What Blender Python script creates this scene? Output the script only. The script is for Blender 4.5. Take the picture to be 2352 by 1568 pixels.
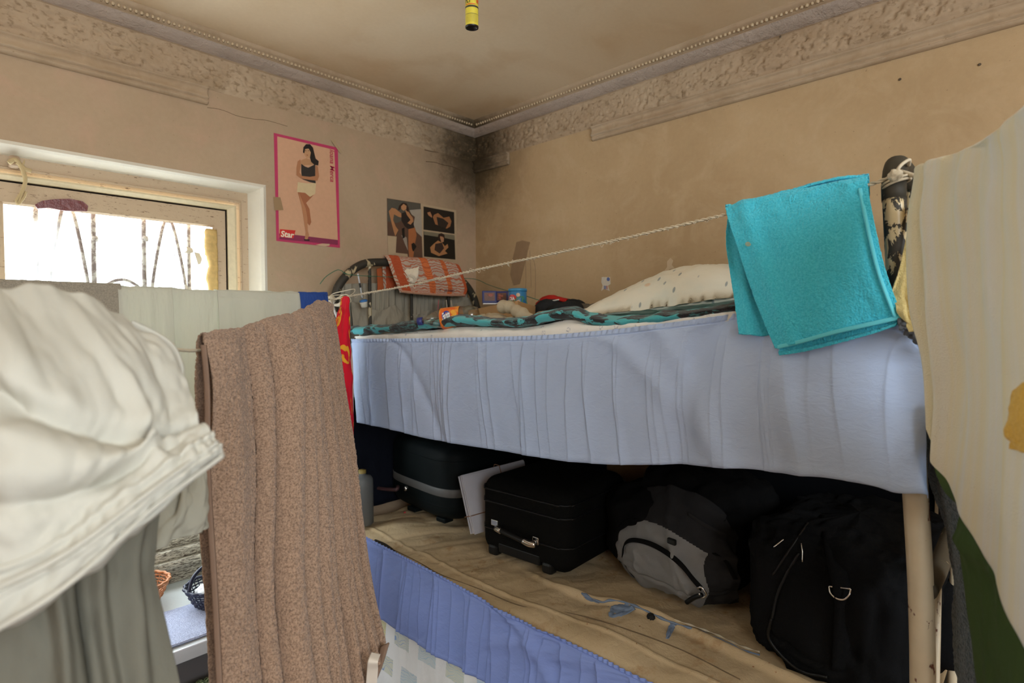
import bpy, bmesh, math, random
import numpy as np
from mathutils import Vector, Matrix
random.seed(7)
for _o in list(bpy.data.objects): bpy.data.objects.remove(_o)
SC = bpy.context.scene
COL = SC.collection

# ------------------------------------------------------------------ camera
YAW, PIT, ROL = [math.radians(a) for a in (46.276, -1.711, -0.228)]
FPX = 1309.0
CAM = np.array([-2.178, -2.361, 1.45])
_f = np.array([math.sin(YAW)*math.cos(PIT), math.cos(YAW)*math.cos(PIT), math.sin(PIT)])
_r = np.array([math.cos(YAW), -math.sin(YAW), 0.0])
_u = np.cross(_r, _f)
RX = _r*math.cos(ROL) + _u*math.sin(ROL)
UX = -_r*math.sin(ROL) + _u*math.cos(ROL)
cd = bpy.data.cameras.new('camera'); cam = bpy.data.objects.new('camera', cd); COL.objects.link(cam)
cam.matrix_world = Matrix(((RX[0], UX[0], -_f[0], CAM[0]), (RX[1], UX[1], -_f[1], CAM[1]), (RX[2], UX[2], -_f[2], CAM[2]), (0, 0, 0, 1)))
cd.sensor_width = 36.0; cd.lens = FPX/2352*36; cd.clip_start = 0.02
cd.dof.use_dof = True; cd.dof.focus_distance = 1.55; cd.dof.aperture_fstop = 4.0
SC.camera = cam

# ------------------------------------------------------------------ world, light, exposure
W = bpy.data.worlds.new('sky'); SC.world = W; W.use_nodes = True
W.node_tree.nodes['Background'].inputs['Color'].default_value = (0.90, 0.965, 1.0, 1)
W.node_tree.nodes['Background'].inputs['Strength'].default_value = 9.0
def portal(name, loc, rot, sx, sy):
    l = bpy.data.lights.new(name, 'AREA'); l.shape = 'RECTANGLE'; l.size = sx; l.size_y = sy
    l.cycles.is_portal = True
    o = bpy.data.objects.new(name, l); COL.objects.link(o); o.location = loc; o.rotation_euler = rot
portal('window_portal', (-2.09, 0.27, 1.31), (math.radians(-90), 0, 0), 1.9, 1.45)
portal('rear_window_portal', (-2.35, -4.2, 1.90), (math.radians(90), 0, 0), 2.3, 1.10)
SC.view_settings.view_transform = 'Standard'; SC.view_settings.look = 'None'
SC.view_settings.gamma = 1.0; SC.view_settings.use_curve_mapping = False
SC.view_settings.exposure = 0.15

# ------------------------------------------------------------------ helpers
def A(*v): return np.array(v, float)
def ray(x, y): return _f + RX*(x-1176)/FPX - UX*(y-784)/FPX
def on(x, y, ax, v):
    d = ray(x, y); i = 'XYZ'.index(ax); return CAM + d*(v-CAM[i])/d[i]
def dep(x, y, D): return CAM + ray(x, y)*D

def hsh(i, j, k, s):
    n = (i*374761393 + j*668265263 + k*2147483647 + s*1274126177) & 0xffffffff
    n = ((n ^ (n >> 13))*1274126177) & 0xffffffff
    return ((n ^ (n >> 16)) & 0xffff)/65535.0
def vn(x, y, z=0.0, s=0):
    x = np.asarray(x, float); y = np.asarray(y, float); z = np.asarray(z, float)+np.zeros_like(x)
    i = np.floor(x).astype(np.int64); j = np.floor(y).astype(np.int64); k = np.floor(z).astype(np.int64)
    fx = x-i; fy = y-j; fz = z-k
    fx = fx*fx*(3-2*fx); fy = fy*fy*(3-2*fy); fz = fz*fz*(3-2*fz)
    r = 0
    for a in (0, 1):
        for b in (0, 1):
            for c in (0, 1):
                r = r + hsh(i+a, j+b, k+c, s)*(fx if a else 1-fx)*(fy if b else 1-fy)*(fz if c else 1-fz)
    return r*2-1
def fbm(x, y, z=0.0, s=0, o=3):
    r = 0; a = 1.0
    for q in range(o):
        r = r + a*vn(np.asarray(x)*2**q, np.asarray(y)*2**q, np.asarray(z)*2**q, s+q); a *= .5
    return r

def lin(c):
    if isinstance(c, str):
        c = [int(c[i:i+2], 16)/255 for i in (0, 2, 4)]
        c = [v/12.92 if v <= .04045 else ((v+.055)/1.055)**2.4 for v in c]
    return (*c, 1.0)
class NT:
    def __init__(s, name):
        s.m = bpy.data.materials.new(name); s.m.use_nodes = True; s.t = s.m.node_tree
        s.b = s.t.nodes['Principled BSDF']; s.out = s.t.nodes['Material Output']
        s.tc = s.n('ShaderNodeTexCoord')
    def n(s, k, **kw):
        q = s.t.nodes.new(k)
        for a, v in kw.items(): setattr(q, a, v)
        return q
    def l(s, a, b): s.t.links.new(a, b)
    def coord(s, scale=(1, 1, 1), uv=False, rot=(0, 0, 0)):
        m = s.n('ShaderNodeMapping'); s.l(s.tc.outputs['UV' if uv else 'Object'], m.inputs[0])
        m.inputs['Scale'].default_value = scale; m.inputs['Rotation'].default_value = rot
        return m.outputs[0]
    def noise(s, scale, detail=3, co=None, rough=.55, dist=0):
        q = s.n('ShaderNodeTexNoise'); q.inputs['Scale'].default_value = scale; q.inputs['Detail'].default_value = detail
        q.inputs['Roughness'].default_value = rough; q.inputs['Distortion'].default_value = dist
        s.l(co if co is not None else s.tc.outputs['Object'], q.inputs['Vector']); return q.outputs['Fac']
    def vor(s, scale, co=None, feat='F1', out='Distance', rnd=1):
        q = s.n('ShaderNodeTexVoronoi', feature=feat); q.inputs['Scale'].default_value = scale; q.inputs['Randomness'].default_value = rnd
        s.l(co if co is not None else s.tc.outputs['Object'], q.inputs['Vector']); return q.outputs[out]
    def ramp(s, fac, stops, const=False):
        q = s.n('ShaderNodeValToRGB'); s.l(fac, q.inputs[0]); e = q.color_ramp.elements
        if const: q.color_ramp.interpolation = 'CONSTANT'
        while len(e) < len(stops): e.new(1.0)
        for el, (p, c) in zip(e, stops):
            el.position = p; el.color = lin(c) if isinstance(c, (str, tuple)) else (c, c, c, 1)
        return q.outputs[0]
    def mix(s, fac, a, b, mode='MIX'):
        q = s.n('ShaderNodeMix', data_type='RGBA', blend_type=mode)
        for i, v in ((0, fac), (6, a), (7, b)):
            if isinstance(v, (int, float)): q.inputs[i].default_value = v
            elif isinstance(v, str): q.inputs[i].default_value = lin(v)
            elif isinstance(v, tuple): q.inputs[i].default_value = (*v[:3], 1)
            else: s.l(v, q.inputs[i])
        return q.outputs[2]
    def math(s, op, a, b=0.0, c=None):
        q = s.n('ShaderNodeMath', operation=op)
        for i, v in ((0, a), (1, b)) + (((2, c),) if c is not None else ()):
            if isinstance(v, (int, float)): q.inputs[i].default_value = v
            else: s.l(v, q.inputs[i])
        return q.outputs[0]
    def xyz(s, co=None):
        q = s.n('ShaderNodeSeparateXYZ'); s.l(co if co is not None else s.tc.outputs['Object'], q.inputs[0]); return q.outputs
    def base(s, c):
        if isinstance(c, (str, tuple)): s.b.inputs['Base Color'].default_value = lin(c)
        else: s.l(c, s.b.inputs['Base Color'])
        return s
    def bump(s, h, dist=.001, st=1.0, prev=None):
        q = s.n('ShaderNodeBump'); q.inputs['Distance'].default_value = dist; q.inputs['Strength'].default_value = st
        s.l(h, q.inputs['Height'])
        if prev is not None: s.l(prev, q.inputs['Normal'])
        s.l(q.outputs[0], s.b.inputs['Normal']); return q.outputs[0]
    def rough(s, r, spec=.5, metal=0):
        if isinstance(r, (int, float)): s.b.inputs['Roughness'].default_value = r
        else: s.l(r, s.b.inputs['Roughness'])
        s.b.inputs['Specular IOR Level'].default_value = spec; s.b.inputs['Metallic'].default_value = metal; return s
    def translucent(s, fac, col):
        t = s.n('ShaderNodeBsdfTranslucent')
        if isinstance(col, (str, tuple)): t.inputs[0].default_value = lin(col)
        else: s.l(col, t.inputs[0])
        mx = s.n('ShaderNodeMixShader'); mx.inputs[0].default_value = fac
        s.l(s.b.outputs[0], mx.inputs[1]); s.l(t.outputs[0], mx.inputs[2]); s.l(mx.outputs[0], s.out.inputs[0]); return s

def plain(name, col, rough=.6, metal=0, spec=.5, var=.0, scale=20):
    m = NT(name)
    if var:
        c = lin(col); m.base(m.mix(m.noise(scale, 4), tuple(v*(1-var) for v in c[:3]), tuple(min(1, v*(1+var)) for v in c[:3])))
    else: m.base(col)
    m.rough(rough, spec, metal); return m.m
def fabric(name, col, var=.12, weave=.0004, trans=0.0, wscale=900, wr=.002, wrs=25, sheen=.0, rough=.9):
    m = NT(name); c = lin(col); dark = max(c[:3]) < .06
    bc = m.mix(m.noise(7, 4), tuple(v*(1-var) for v in c[:3]), tuple(min(1, v*(1+var)) for v in c[:3]))
    m.base(bc).rough(rough, .08 if dark else .2)
    h = m.math('ADD', m.math('MULTIPLY', m.noise(wscale, 2), weave*1000), m.math('MULTIPLY', m.noise(wrs, 4, dist=.4), wr*1000))
    m.bump(h, .001, 1.0)
    if sheen: m.b.inputs['Sheen Weight'].default_value = sheen
    if trans: m.translucent(trans, bc)
    return m.m
def terry(name, col, col2=None, scale=420, amp=.0022, trans=0.0, var=.25):
    m = NT(name); c = lin(col); c2 = lin(col2)[:3] if col2 else tuple(v*(1-var) for v in c[:3])
    h = m.math('ADD', m.noise(scale, 3, rough=.7), m.math('MULTIPLY', m.vor(scale*.9), .6))
    bc = m.mix(m.ramp(m.noise(scale*.8, 2), [(.35, 0.), (.65, 1.)]), c2, c[:3])
    m.base(bc).rough(1.0, .05); m.bump(h, amp, 1.0); m.b.inputs['Sheen Weight'].default_value = .25
    if trans: m.translucent(trans, bc)
    return m.m

def tag(o, label=None, cat=None, group=None, kind=None):
    if label: o['label'] = label
    if cat: o['category'] = cat
    if group: o['group'] = group
    if kind: o['kind'] = kind
    return o
def thing(name, label, cat, loc, group=None):
    o = bpy.data.objects.new(name, None); COL.objects.link(o); o.location = [float(v) for v in loc]
    o.empty_display_size = .05
    bpy.context.view_layer.update()
    return tag(o, label, cat, group)
def wloc(p):
    v = Vector((0, 0, 0))
    while p is not None: v = v + p.location; p = p.parent
    return v
def obj(name, V, F, mats, parent=None, smooth=True, fm=None, uv=None, solid=0, sub=0):
    me = bpy.data.meshes.new(name)
    org = Vector((0, 0, 0))
    V = np.asarray(V, float)
    if parent is None: org = Vector([float(v) for v in V.min(0)])
    me.from_pydata([tuple(float(c) for c in v) for v in V-np.array(org)], [], [tuple(int(i) for i in f) for f in F])
    if not isinstance(mats, (list, tuple)): mats = [mats]
    for m in mats: me.materials.append(m)
    if fm is not None: me.polygons.foreach_set('material_index', [int(i) for i in fm])
    if smooth: me.polygons.foreach_set('use_smooth', [True]*len(me.polygons))
    if uv is not None:
        ul = me.uv_layers.new(name='UVMap'); li = np.zeros(len(me.loops), int); me.loops.foreach_get('vertex_index', li)
        ul.data.foreach_set('uv', np.asarray(uv, float)[li].ravel())
    me.update()
    o = bpy.data.objects.new(name, me); COL.objects.link(o); o.location = org
    if parent is not None:
        o.parent = parent; o.location = -wloc(parent)
    if solid:
        s = o.modifiers.new('solid', 'SOLIDIFY'); s.thickness = solid; s.offset = 0
    if sub:
        s = o.modifiers.new('sub', 'SUBSURF'); s.levels = sub; s.render_levels = sub
    return o
# NOTE: children of a part keep world coordinates in their vertices because wloc() sums the whole chain

def cr(P, n, closed=False):
    P = [np.asarray(p, float) for p in P]
    if len(P) == 1: return np.repeat(P[0][None], n+1, 0)
    Q = [2*P[0]-P[1]] + P + [2*P[-1]-P[-2]]
    out = []; K = 24
    for i in range(1, len(Q)-2):
        for t in np.linspace(0, 1, K, endpoint=False):
            a, b, c, d = Q[i-1], Q[i], Q[i+1], Q[i+2]
            out.append(.5*((2*b)+(-a+c)*t+(2*a-5*b+4*c-d)*t*t+(-a+3*b-3*c+d)*t**3))
    out.append(P[-1]); out = np.array(out)
    s = np.r_[0, np.cumsum(np.linalg.norm(np.diff(out, axis=0), axis=1))]
    t = np.linspace(0, s[-1], n+1)
    return np.stack([np.interp(t, s, out[:, k]) for k in range(out.shape[1])], 1)
def crk(P, n):
    """Catmull-Rom through rows with parameter uniform per row (no arclength)"""
    P = [np.asarray(p, float) for p in P]; Q = [2*P[0]-P[1]]+P+[2*P[-1]-P[-2]]
    m = len(P)-1; out = []
    for t in np.linspace(0, m, n+1):
        i = min(int(t), m-1); f = t-i; a, b, c, d = Q[i], Q[i+1], Q[i+2], Q[i+3]
        out.append(.5*((2*b)+(-a+c)*f+(2*a-5*b+4*c-d)*f*f+(-a+3*b-3*c+d)*f**3))
    return np.array(out)
def grid_faces(nv, nu, closed=False):
    F = []
    w = nu if closed else nu+1
    for j in range(nv):
        for i in range(nu):
            i2 = (i+1) % w if closed else i+1
            F.append((j*w+i, j*w+i2, (j+1)*w+i2, (j+1)*w+i))
    return F
def normals(P):
    du = np.gradient(P, axis=1); dv = np.gradient(P, axis=0); n = np.cross(du, dv)
    return n/np.maximum(np.linalg.norm(n, axis=2, keepdims=True), 1e-9)
def loft(rows, nu, nv): return crk([cr(r, nu) for r in rows], nv)
def cloth(name, rows, mat, nu=80, nv=80, fold=None, thick=.002, parent=None, fm=None, pre=None):
    P = loft(rows, nu, nv)
    U, V = np.meshgrid(np.linspace(0, 1, nu+1), np.linspace(0, 1, nv+1))
    if fold is not None: P = P + normals(P)*fold(U, V, P)[..., None]
    F = grid_faces(nv, nu)
    m = None
    if fm is not None:
        uc = (U[:-1, :-1]+.5/nu).ravel(); vc = (V[:-1, :-1]+.5/nv).ravel(); m = fm(uc, vc)
    # metric uv
    L = np.linalg.norm(P[nv//2, -1]-P[nv//2, 0]); H = np.linalg.norm(np.diff(P[:, nu//2], axis=0), axis=1).sum()
    return obj(name, P.reshape(-1, 3), F, mat, parent, True, m, np.stack([(U*L).ravel(), (V*H).ravel()], 1), solid=thick)
def bell(x, c, w): return np.exp(-((x-c)/w)**2)
def crease(U, V, lst):
    """ridges (u0, du, width, amp): running down the cloth"""
    r = 0
    for u0, du, w, a in lst: r = r + a*bell(U, u0+du*V, w)
    return r

def tube(name, pts, r, mat, parent=None, seg=12, n=None, closed=False, cap=True, rf=None, smooth=True, raw=False):
    P = np.array(pts, float) if raw else cr(pts, n or max(8, (len(pts)-1)*8))
    T = np.gradient(P, axis=0); T /= np.maximum(np.linalg.norm(T, axis=1, keepdims=True), 1e-9)
    up = A(0, 0, 1) if abs(T[0][2]) < .9 else A(1, 0, 0)
    nrm = np.cross(T[0], up); nrm /= np.linalg.norm(nrm); V = []
    for i in range(len(P)):
        nrm = nrm - T[i]*(nrm@T[i]); nrm /= np.linalg.norm(nrm); b = np.cross(T[i], nrm)
        rr = r*(rf(i/(len(P)-1)) if rf else 1)
        for k in range(seg):
            a = 2*math.pi*k/seg; V.append(P[i]+(nrm*math.cos(a)+b*math.sin(a))*rr)
    F = grid_faces(len(P)-1, seg, True)
    if cap:
        F.append(tuple(range(seg))[::-1]); F.append(tuple(range(len(V)-seg, len(V))))
    if name is None: return V, F
    return obj(name, V, F, mat, parent, smooth)
def merge(parts):
    V = []; F = []; M = []
    for p in parts:
        o = len(V); V += [tuple(v) for v in p[0]]; F += [tuple(i+o for i in f) for f in p[1]]; M += [p[2] if len(p) > 2 else 0]*len(p[1])
    return V, F, M
def boxg(c, s, ax=None, bev=0, seg=2):
    """box centre c, size s, axes ax (3 rows)"""
    bm = bmesh.new(); bmesh.ops.create_cube(bm, size=1)
    for v in bm.verts: v.co = Vector((v.co.x*s[0], v.co.y*s[1], v.co.z*s[2]))
    if bev: bmesh.ops.bevel(bm, geom=bm.edges[:], offset=bev, segments=seg, affect='EDGES', profile=.5)
    ax = np.eye(3) if ax is None else np.array(ax, float)
    V = [np.array(c)+np.array(v.co)@ax for v in bm.verts]; F = [tuple(v.index for v in f.verts) for f in bm.faces]
    bm.free(); return V, F
def box(name, c, s, mat, parent=None, ax=None, bev=0, seg=2, smooth=False):
    V, F = boxg(c, s, ax, bev, seg); return obj(name, V, F, mat, parent, smooth)
def rotz(a):
    a = math.radians(a); return np.array([[math.cos(a), math.sin(a), 0], [-math.sin(a), math.cos(a), 0], [0, 0, 1.]])
def axes(x, z):
    x = np.array(x, float); x /= np.linalg.norm(x); z = np.array(z, float); z = z-x*(z@x); z /= np.linalg.norm(z)
    return np.array([x, np.cross(z, x), z])
def latheg(c, prof, ax=None, seg=28):
    ax = np.eye(3) if ax is None else ax; V = []
    for r, z in prof:
        for k in range(seg):
            a = 2*math.pi*k/seg; V.append(np.array(c)+A(r*math.cos(a), r*math.sin(a), z)@ax)
    return V, grid_faces(len(prof)-1, seg, True)
def lathe(name, c, prof, mat, parent=None, ax=None, seg=28, fm=None):
    V, F = latheg(c, prof, ax, seg); return obj(name, V, F, mat, parent, True, fm)
def slab(pts, nrm, th):
    """flat polygon given as 3D points, extruded by th along nrm"""
    P = [np.array(p, float) for p in pts]; n = len(P); V = P+[p+np.array(nrm)*th for p in P]
    F = [tuple(range(n)), tuple(range(2*n-1, n-1, -1))]+[(i, (i+1) % n, n+(i+1) % n, n+i) for i in range(n)]
    return V, F
from mathutils.bvhtree import BVHTree
def hitter(objs):
    """first surface point of the given parts along a line of sight (their vertices are in world coordinates)"""
    trees = []
    for o in objs: trees.append(BVHTree.FromPolygons([v.co[:] for v in o.data.vertices], [tuple(p.vertices) for p in o.data.polygons]))
    def f(x, y, off=.003, fallback=None):
        d = Vector(ray(x, y)).normalized(); best = None
        for t in trees:
            h = t.ray_cast(Vector(CAM), d)
            if h[0] is not None and (best is None or h[3] < best): best = h[3]
        if best is None: return fallback if fallback is not None else None
        return CAM+np.array(d)*(best-off)
    return f
def snaps(h, pts, off=.003):
    r = [h(x, y, off) for x, y in pts]; return [p for p in r if p is not None]
def text(name, s, origin, xd, yd, w, h, mat, parent, ext=.0002, bold=.02, shear=0.0):
    c = bpy.data.curves.new(name, 'FONT'); c.body = s; c.offset = bold; c.shear = shear; c.resolution_u = 3
    t = bpy.data.objects.new(name, c); COL.objects.link(t); bpy.context.view_layer.update()
    me = bpy.data.meshes.new_from_object(t.evaluated_get(bpy.context.evaluated_depsgraph_get()))
    bpy.data.objects.remove(t); bpy.data.curves.remove(c)
    P = np.array([v.co[:] for v in me.vertices]); F = [tuple(p.vertices) for p in me.polygons]; bpy.data.meshes.remove(me)
    P = P-P.min(0); P = P/np.maximum(P.max(0), 1e-6)
    V = [np.array(origin)+np.array(xd)*p[0]*w+np.array(yd)*p[1]*h for p in P]
    return obj(name, V, F, mat, parent, False)
# ------------------------------------------------------------------ wall materials
def plaster(name, c1, c2, c3, stain=True):
    m = NT(name)
    a = m.mix(m.ramp(m.noise(1.6, 5, dist=.6), [(.35, 0.), (.68, 1.)]), c1, c2)
    b = m.mix(m.math('MULTIPLY', m.ramp(m.noise(6, 6, rough=.65, dist=.8), [(.48, 0.), (.68, 1.)]), .6), a, c3)
    fine = m.mix(m.math('MULTIPLY', m.noise(60, 3), .22), b, (.28, .19, .11))
    sp = m.ramp(m.noise(90, 2, rough=.4), [(.73, 0.), (.77, 1.)])
    col = m.mix(m.math('MULTIPLY', sp, .35), fine, (.2, .12, .06))
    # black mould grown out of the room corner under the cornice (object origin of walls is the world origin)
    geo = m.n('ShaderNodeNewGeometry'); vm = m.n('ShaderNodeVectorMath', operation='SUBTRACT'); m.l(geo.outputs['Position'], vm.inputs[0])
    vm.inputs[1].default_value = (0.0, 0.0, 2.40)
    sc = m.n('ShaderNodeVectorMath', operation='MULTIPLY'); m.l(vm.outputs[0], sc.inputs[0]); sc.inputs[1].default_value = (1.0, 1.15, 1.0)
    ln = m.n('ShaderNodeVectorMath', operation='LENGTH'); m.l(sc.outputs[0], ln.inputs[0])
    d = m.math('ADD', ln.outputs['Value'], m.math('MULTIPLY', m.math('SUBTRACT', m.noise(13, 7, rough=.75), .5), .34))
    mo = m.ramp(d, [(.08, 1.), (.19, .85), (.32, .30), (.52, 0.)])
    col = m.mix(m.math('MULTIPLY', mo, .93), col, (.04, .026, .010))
    # thin damp line down the inside corner
    m.base(col).rough(.85, .25)
    h = m.math('ADD', m.noise(4, 5), m.math('MULTIPLY', m.noise(220, 3), .12))
    m.bump(h, .006, .8)
    return m.m
M_WR = plaster('plaster_ochre', (.60, .435, .255), (.50, .35, .195), (.64, .48, .30))
M_WL = plaster('plaster_beige', (.53, .40, .275), (.46, .34, .225), (.57, .38, .27))
M_CO = plaster('plaster_cornice', (.56, .44, .31), (.48, .355, .24), (.38, .27, .165))
def ceil_mat():
    m = NT('ceiling_paint')
    a = m.mix(m.ramp(m.noise(1.3, 6, dist=.6), [(.38, 0.), (.66, 1.)]), (.84, .70, .51), (.76, .59, .39))
    b = m.mix(m.math('MULTIPLY', m.ramp(m.noise(3.0, 5, rough=.55, dist=.5), [(.52, 0.), (.70, 1.)]), .40), a, (.62, .42, .22))
    m.base(m.mix(m.math('MULTIPLY', m.noise(70, 2), .15), b, (.35, .25, .15))).rough(.6, .3)
    m.bump(m.noise(3.0, 4, dist=.3), .010, .5); return m.m
M_CE = ceil_mat()
M_WHITEPL = fabric('whitewashed_plaster', (.80, .76, .66), .1, .0006, wscale=300, wr=.003, wrs=30)
M_WOODP = NT('old_painted_wood')
M_WOODP.base(M_WOODP.mix(M_WOODP.ramp(M_WOODP.noise(40, 6, M_WOODP.coord((1, 1, 4)), .7), [(.60, 0.), (.66, 1.)]), (.52, .39, .26), (.16, .09, .05))).rough(.6)
M_WOODP.bump(M_WOODP.noise(60, 5), .002, .8); M_WOODP = M_WOODP.m
M_BEAD = plain('cream_glazing_paint', (.72, .62, .42), .5, var=.15, scale=60)
M_DARKGAP = plain('dark_gap', (.03, .02, .015), .9)

# ------------------------------------------------------------------ room shell
RXMIN, RYMIN, HC = -3.7, -4.0, 2.54
WX0, WX1, WZ0, WZ1 = -3.0, -1.178, .60, 2.017      # window_1 opening at the inner wall face
def rectsV(pl, holes, lo, hi):
    """wall sheet in a vertical plane with one rectangular hole: returns quads in (a,z)"""
    a0, a1, z0, z1 = holes; A0, A1, Z0, Z1 = lo[0], hi[0], lo[1], hi[1]
    q = [((A0, Z0), (a0, Z1)), ((a1, Z0), (A1, Z1)), ((a0, Z0), (a1, z0)), ((a0, z1), (a1, Z1))]
    V = []; F = []
    for (x0, y0), (x1, y1) in q:
        o = len(V); V += [pl(x0, y0), pl(x1, y0), pl(x1, y1), pl(x0, y1)]; F.append((o, o+1, o+2, o+3))
    return V, F
def wall_hole(name, plf, plb, hole, lo, hi, mat):
    V, F = rectsV(plf, hole, lo, hi); V2, F2 = rectsV(plb, hole, lo, hi)
    V, F, _ = merge([(V, F), (V2, F2)])
    a0, a1, z0, z1 = hole
    for p, q in (((a0, z0), (a1, z0)), ((a1, z0), (a1, z1)), ((a1, z1), (a0, z1)), ((a0, z1), (a0, z0))):
        o = len(V); V += [plf(*p), plf(*q), plb(*q), plb(*p)]; F.append((o, o+1, o+2, o+3))
    # outer rim
    A0, A1, Z0, Z1 = lo[0], hi[0], lo[1], hi[1]
    for p, q in (((A0, Z0), (A1, Z0)), ((A1, Z0), (A1, Z1)), ((A1, Z1), (A0, Z1)), ((A0, Z1), (A0, Z0))):
        o = len(V); V += [plf(*p), plf(*q), plb(*q), plb(*p)]; F.append((o, o+1, o+2, o+3))
    return tag(obj(name, V, F, mat, None, False), kind='structure')
wall_hole('wall_left', lambda a, z: (a, 0, z), lambda a, z: (a, .22, z), (WX0, WX1, WZ0, WZ1), (RXMIN-.1, .1), (.1, HC+.1), M_WL)
wall_hole('wall_back', lambda a, z: (a, RYMIN, z), lambda a, z: (a, RYMIN-.15, z), (-3.5, -1.2, 1.35, 2.45), (RXMIN-.1, .1), (.1, HC+.1), M_WR)
tag(box('wall_right', (.05, RYMIN/2, HC/2), (.1, -RYMIN+.0, HC+.1), M_WR), kind='structure')
tag(box('wall_door_side', (RXMIN-.05, RYMIN/2, HC/2), (.1, -RYMIN, HC+.1), M_WL), kind='structure')
tag(box('floor', (RXMIN/2, RYMIN/2, -.05), (-RXMIN+.2, -RYMIN+.2, .1), plain('floor_boards', (.22, .13, .08), .6, var=.2, scale=9)), kind='structure')
tag(box('ceiling', (RXMIN/2, RYMIN/2, HC+.05), (-RXMIN+.2, -RYMIN+.2, .1), M_CE), kind='structure')
# rear window (behind the photographer) with a plain frame and a mullion
rw = thing('window_2', None, None, (-2.55, RYMIN, .85), None); rw['kind'] = 'structure'
pts = []
for c, s in (((-2.35, RYMIN-.06, 1.375), (2.3, .06, .05)), ((-2.35, RYMIN-.06, 2.425), (2.3, .06, .05)), ((-3.475, RYMIN-.06, 1.9), (.05, .06, 1.0)), ((-1.225, RYMIN-.06, 1.9), (.05, .06, 1.0)), ((-2.35, RYMIN-.06, 1.9), (.05, .06, 1.0))):
    pts.append(boxg(c, s, bev=.006))
V, F, _ = merge(pts); obj('window_frame', V, F, M_BEAD, rw, False)

# ---- cornices: rough stucco frieze, sunk shadowed cove, beaded crown; one trim per wall
M_FRZ = M_CO.copy(); M_FRZ.name = 'plaster_frieze'
def _spots(mat):
    nt = mat.node_tree; b = nt.nodes['Principled BSDF']; src = b.inputs['Base Color'].links[0].from_socket
    g = nt.nodes.new('ShaderNodeNewGeometry'); v = nt.nodes.new('ShaderNodeTexNoise'); v.inputs['Scale'].default_value = 62; v.inputs['Detail'].default_value = 2.5
    r = nt.nodes.new('ShaderNodeValToRGB'); r.color_ramp.elements[0].position = .56; r.color_ramp.elements[1].position = .68
    mp = nt.nodes.new('ShaderNodeMapping'); mp.inputs['Scale'].default_value = (.8, .8, 1.2)
    mx = nt.nodes.new('ShaderNodeMix'); mx.data_type = 'RGBA'; mx.inputs[7].default_value = (.21, .135, .07, 1)
    ml_ = nt.nodes.new('ShaderNodeMath'); ml_.operation = 'MULTIPLY'; ml_.inputs[1].default_value = .55
    L = nt.links.new; L(g.outputs['Position'], mp.inputs[0]); L(mp.outputs[0], v.inputs['Vector']); L(v.outputs['Fac'], r.inputs[0]); L(r.outputs[0], ml_.inputs[0]); L(ml_.outputs[0], mx.inputs[0]); L(src, mx.inputs[6]); L(mx.outputs[2], b.inputs['Base Color'])
_spots(M_FRZ)
M_GRIME_SHADE = fabric('grimy_shaded_cove_paint', (.47, .385, .325), .25, .002, wscale=200, wr=.006, wrs=50); M_BEADP = plain('bead_paint', (.60, .47, .31), .6);  # cove colour holds grime plus the painted-in shade of its underside
def cornice(name, toW, L, seed):
    """toW(s,d,z): s along the wall, d away from the wall"""
    root = thing(name, None, None, toW(L/2, 0, 2.36)); root['kind'] = 'structure'
    ns = int(L/.0045); nz = 32
    S, Z = np.meshgrid(np.linspace(0, L, ns+1), np.linspace(2.352, 2.484, nz+1))
    pit = np.clip(vn(S*62, Z*80, 0, seed)*1.5-.35+.5*vn(S*9, Z*16, 0, seed+5), 0, 1)+.5*np.clip(vn(S*120, Z*140, 0, seed+1)-.2, 0, 1)
    pit = pit*np.clip((2.476-Z)/.012, 0, 1)
    low = fbm(S*6, Z*18, 0, seed+9)
    edge = np.clip((Z-2.352-.012*(1+vn(S*14, S*0, 0, seed+3)))/.012, 0, 1)
    Dd = .0012+edge*np.maximum(.0005, .0095+.002*low-.0095*pit+.0012*vn(S*160, Z*160, 0, seed+2))
    P = np.array([toW(s, d, z) for s, d, z in zip(S.ravel(), Dd.ravel(), Z.ravel())])
    obj('stucco_frieze', P, grid_faces(nz, ns), M_FRZ, root)
    # cove profile
    prof = [(.004, 2.474), (.012, 2.479), (.016, 2.481), (.022, 2.483), (.034, 2.489), (.048, 2.497), (.060, 2.505), (.063, 2.510), (.067, 2.512), (.072, 2.513), (.076, 2.517), (.079, 2.521), (.083, 2.524), (.088, 2.526), (.092, 2.530), (.095, 2.535), (.095, 2.545)]
    S, K = np.meshgrid(np.linspace(0, L, ns//2+1), np.arange(len(prof)))
    pa = np.array(prof); D2 = pa[K, 0]; Z2 = pa[K, 1]
    rgh = np.where((K > 2) & (K < 7), 1, .12)
    Z2 = Z2-rgh*(.003*np.abs(fbm(S*30, K*.8, 0, seed+20))+.002*np.clip(vn(S*9, K*.3, 0, seed+21), 0, 1))
    s2 = np.minimum(S.ravel(), L)
    P = np.array([toW(s, d, z) for s, d, z in zip(s2, D2.ravel(), Z2.ravel())])
    nq = ns//2; cm_ = obj('crown_moulding', P, grid_faces(len(prof)-1, nq), [M_CO, M_GRIME_SHADE], root, fm=[1 if 1 < j < 7 else 0 for j in range(len(prof)-1) for i in range(nq)])
    V = []; F = []
    sp = [(math.sin(a)*math.cos(b), math.sin(a)*math.sin(b), math.cos(a)) for a in (.0, .9, 1.8, 2.7) for b in np.linspace(0, 2*math.pi, 6, endpoint=False)]
    s = .1
    while s < L:
        o = len(V); c = (s, .080, 2.5185)
        rr = .0062*(1+.15*random.uniform(-1, 1))
        V += [toW(c[0]+rr*.95*p[0], c[1]+rr*p[1], c[2]+rr*p[2]) for p in sp]
        F += [tuple(o+i for i in f) for f in grid_faces(3, 6, True)]; s += .0165
    b = obj('bead_row', V, F, M_BEADP, cm_); b['kind'] = 'stuff'
    return root
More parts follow.
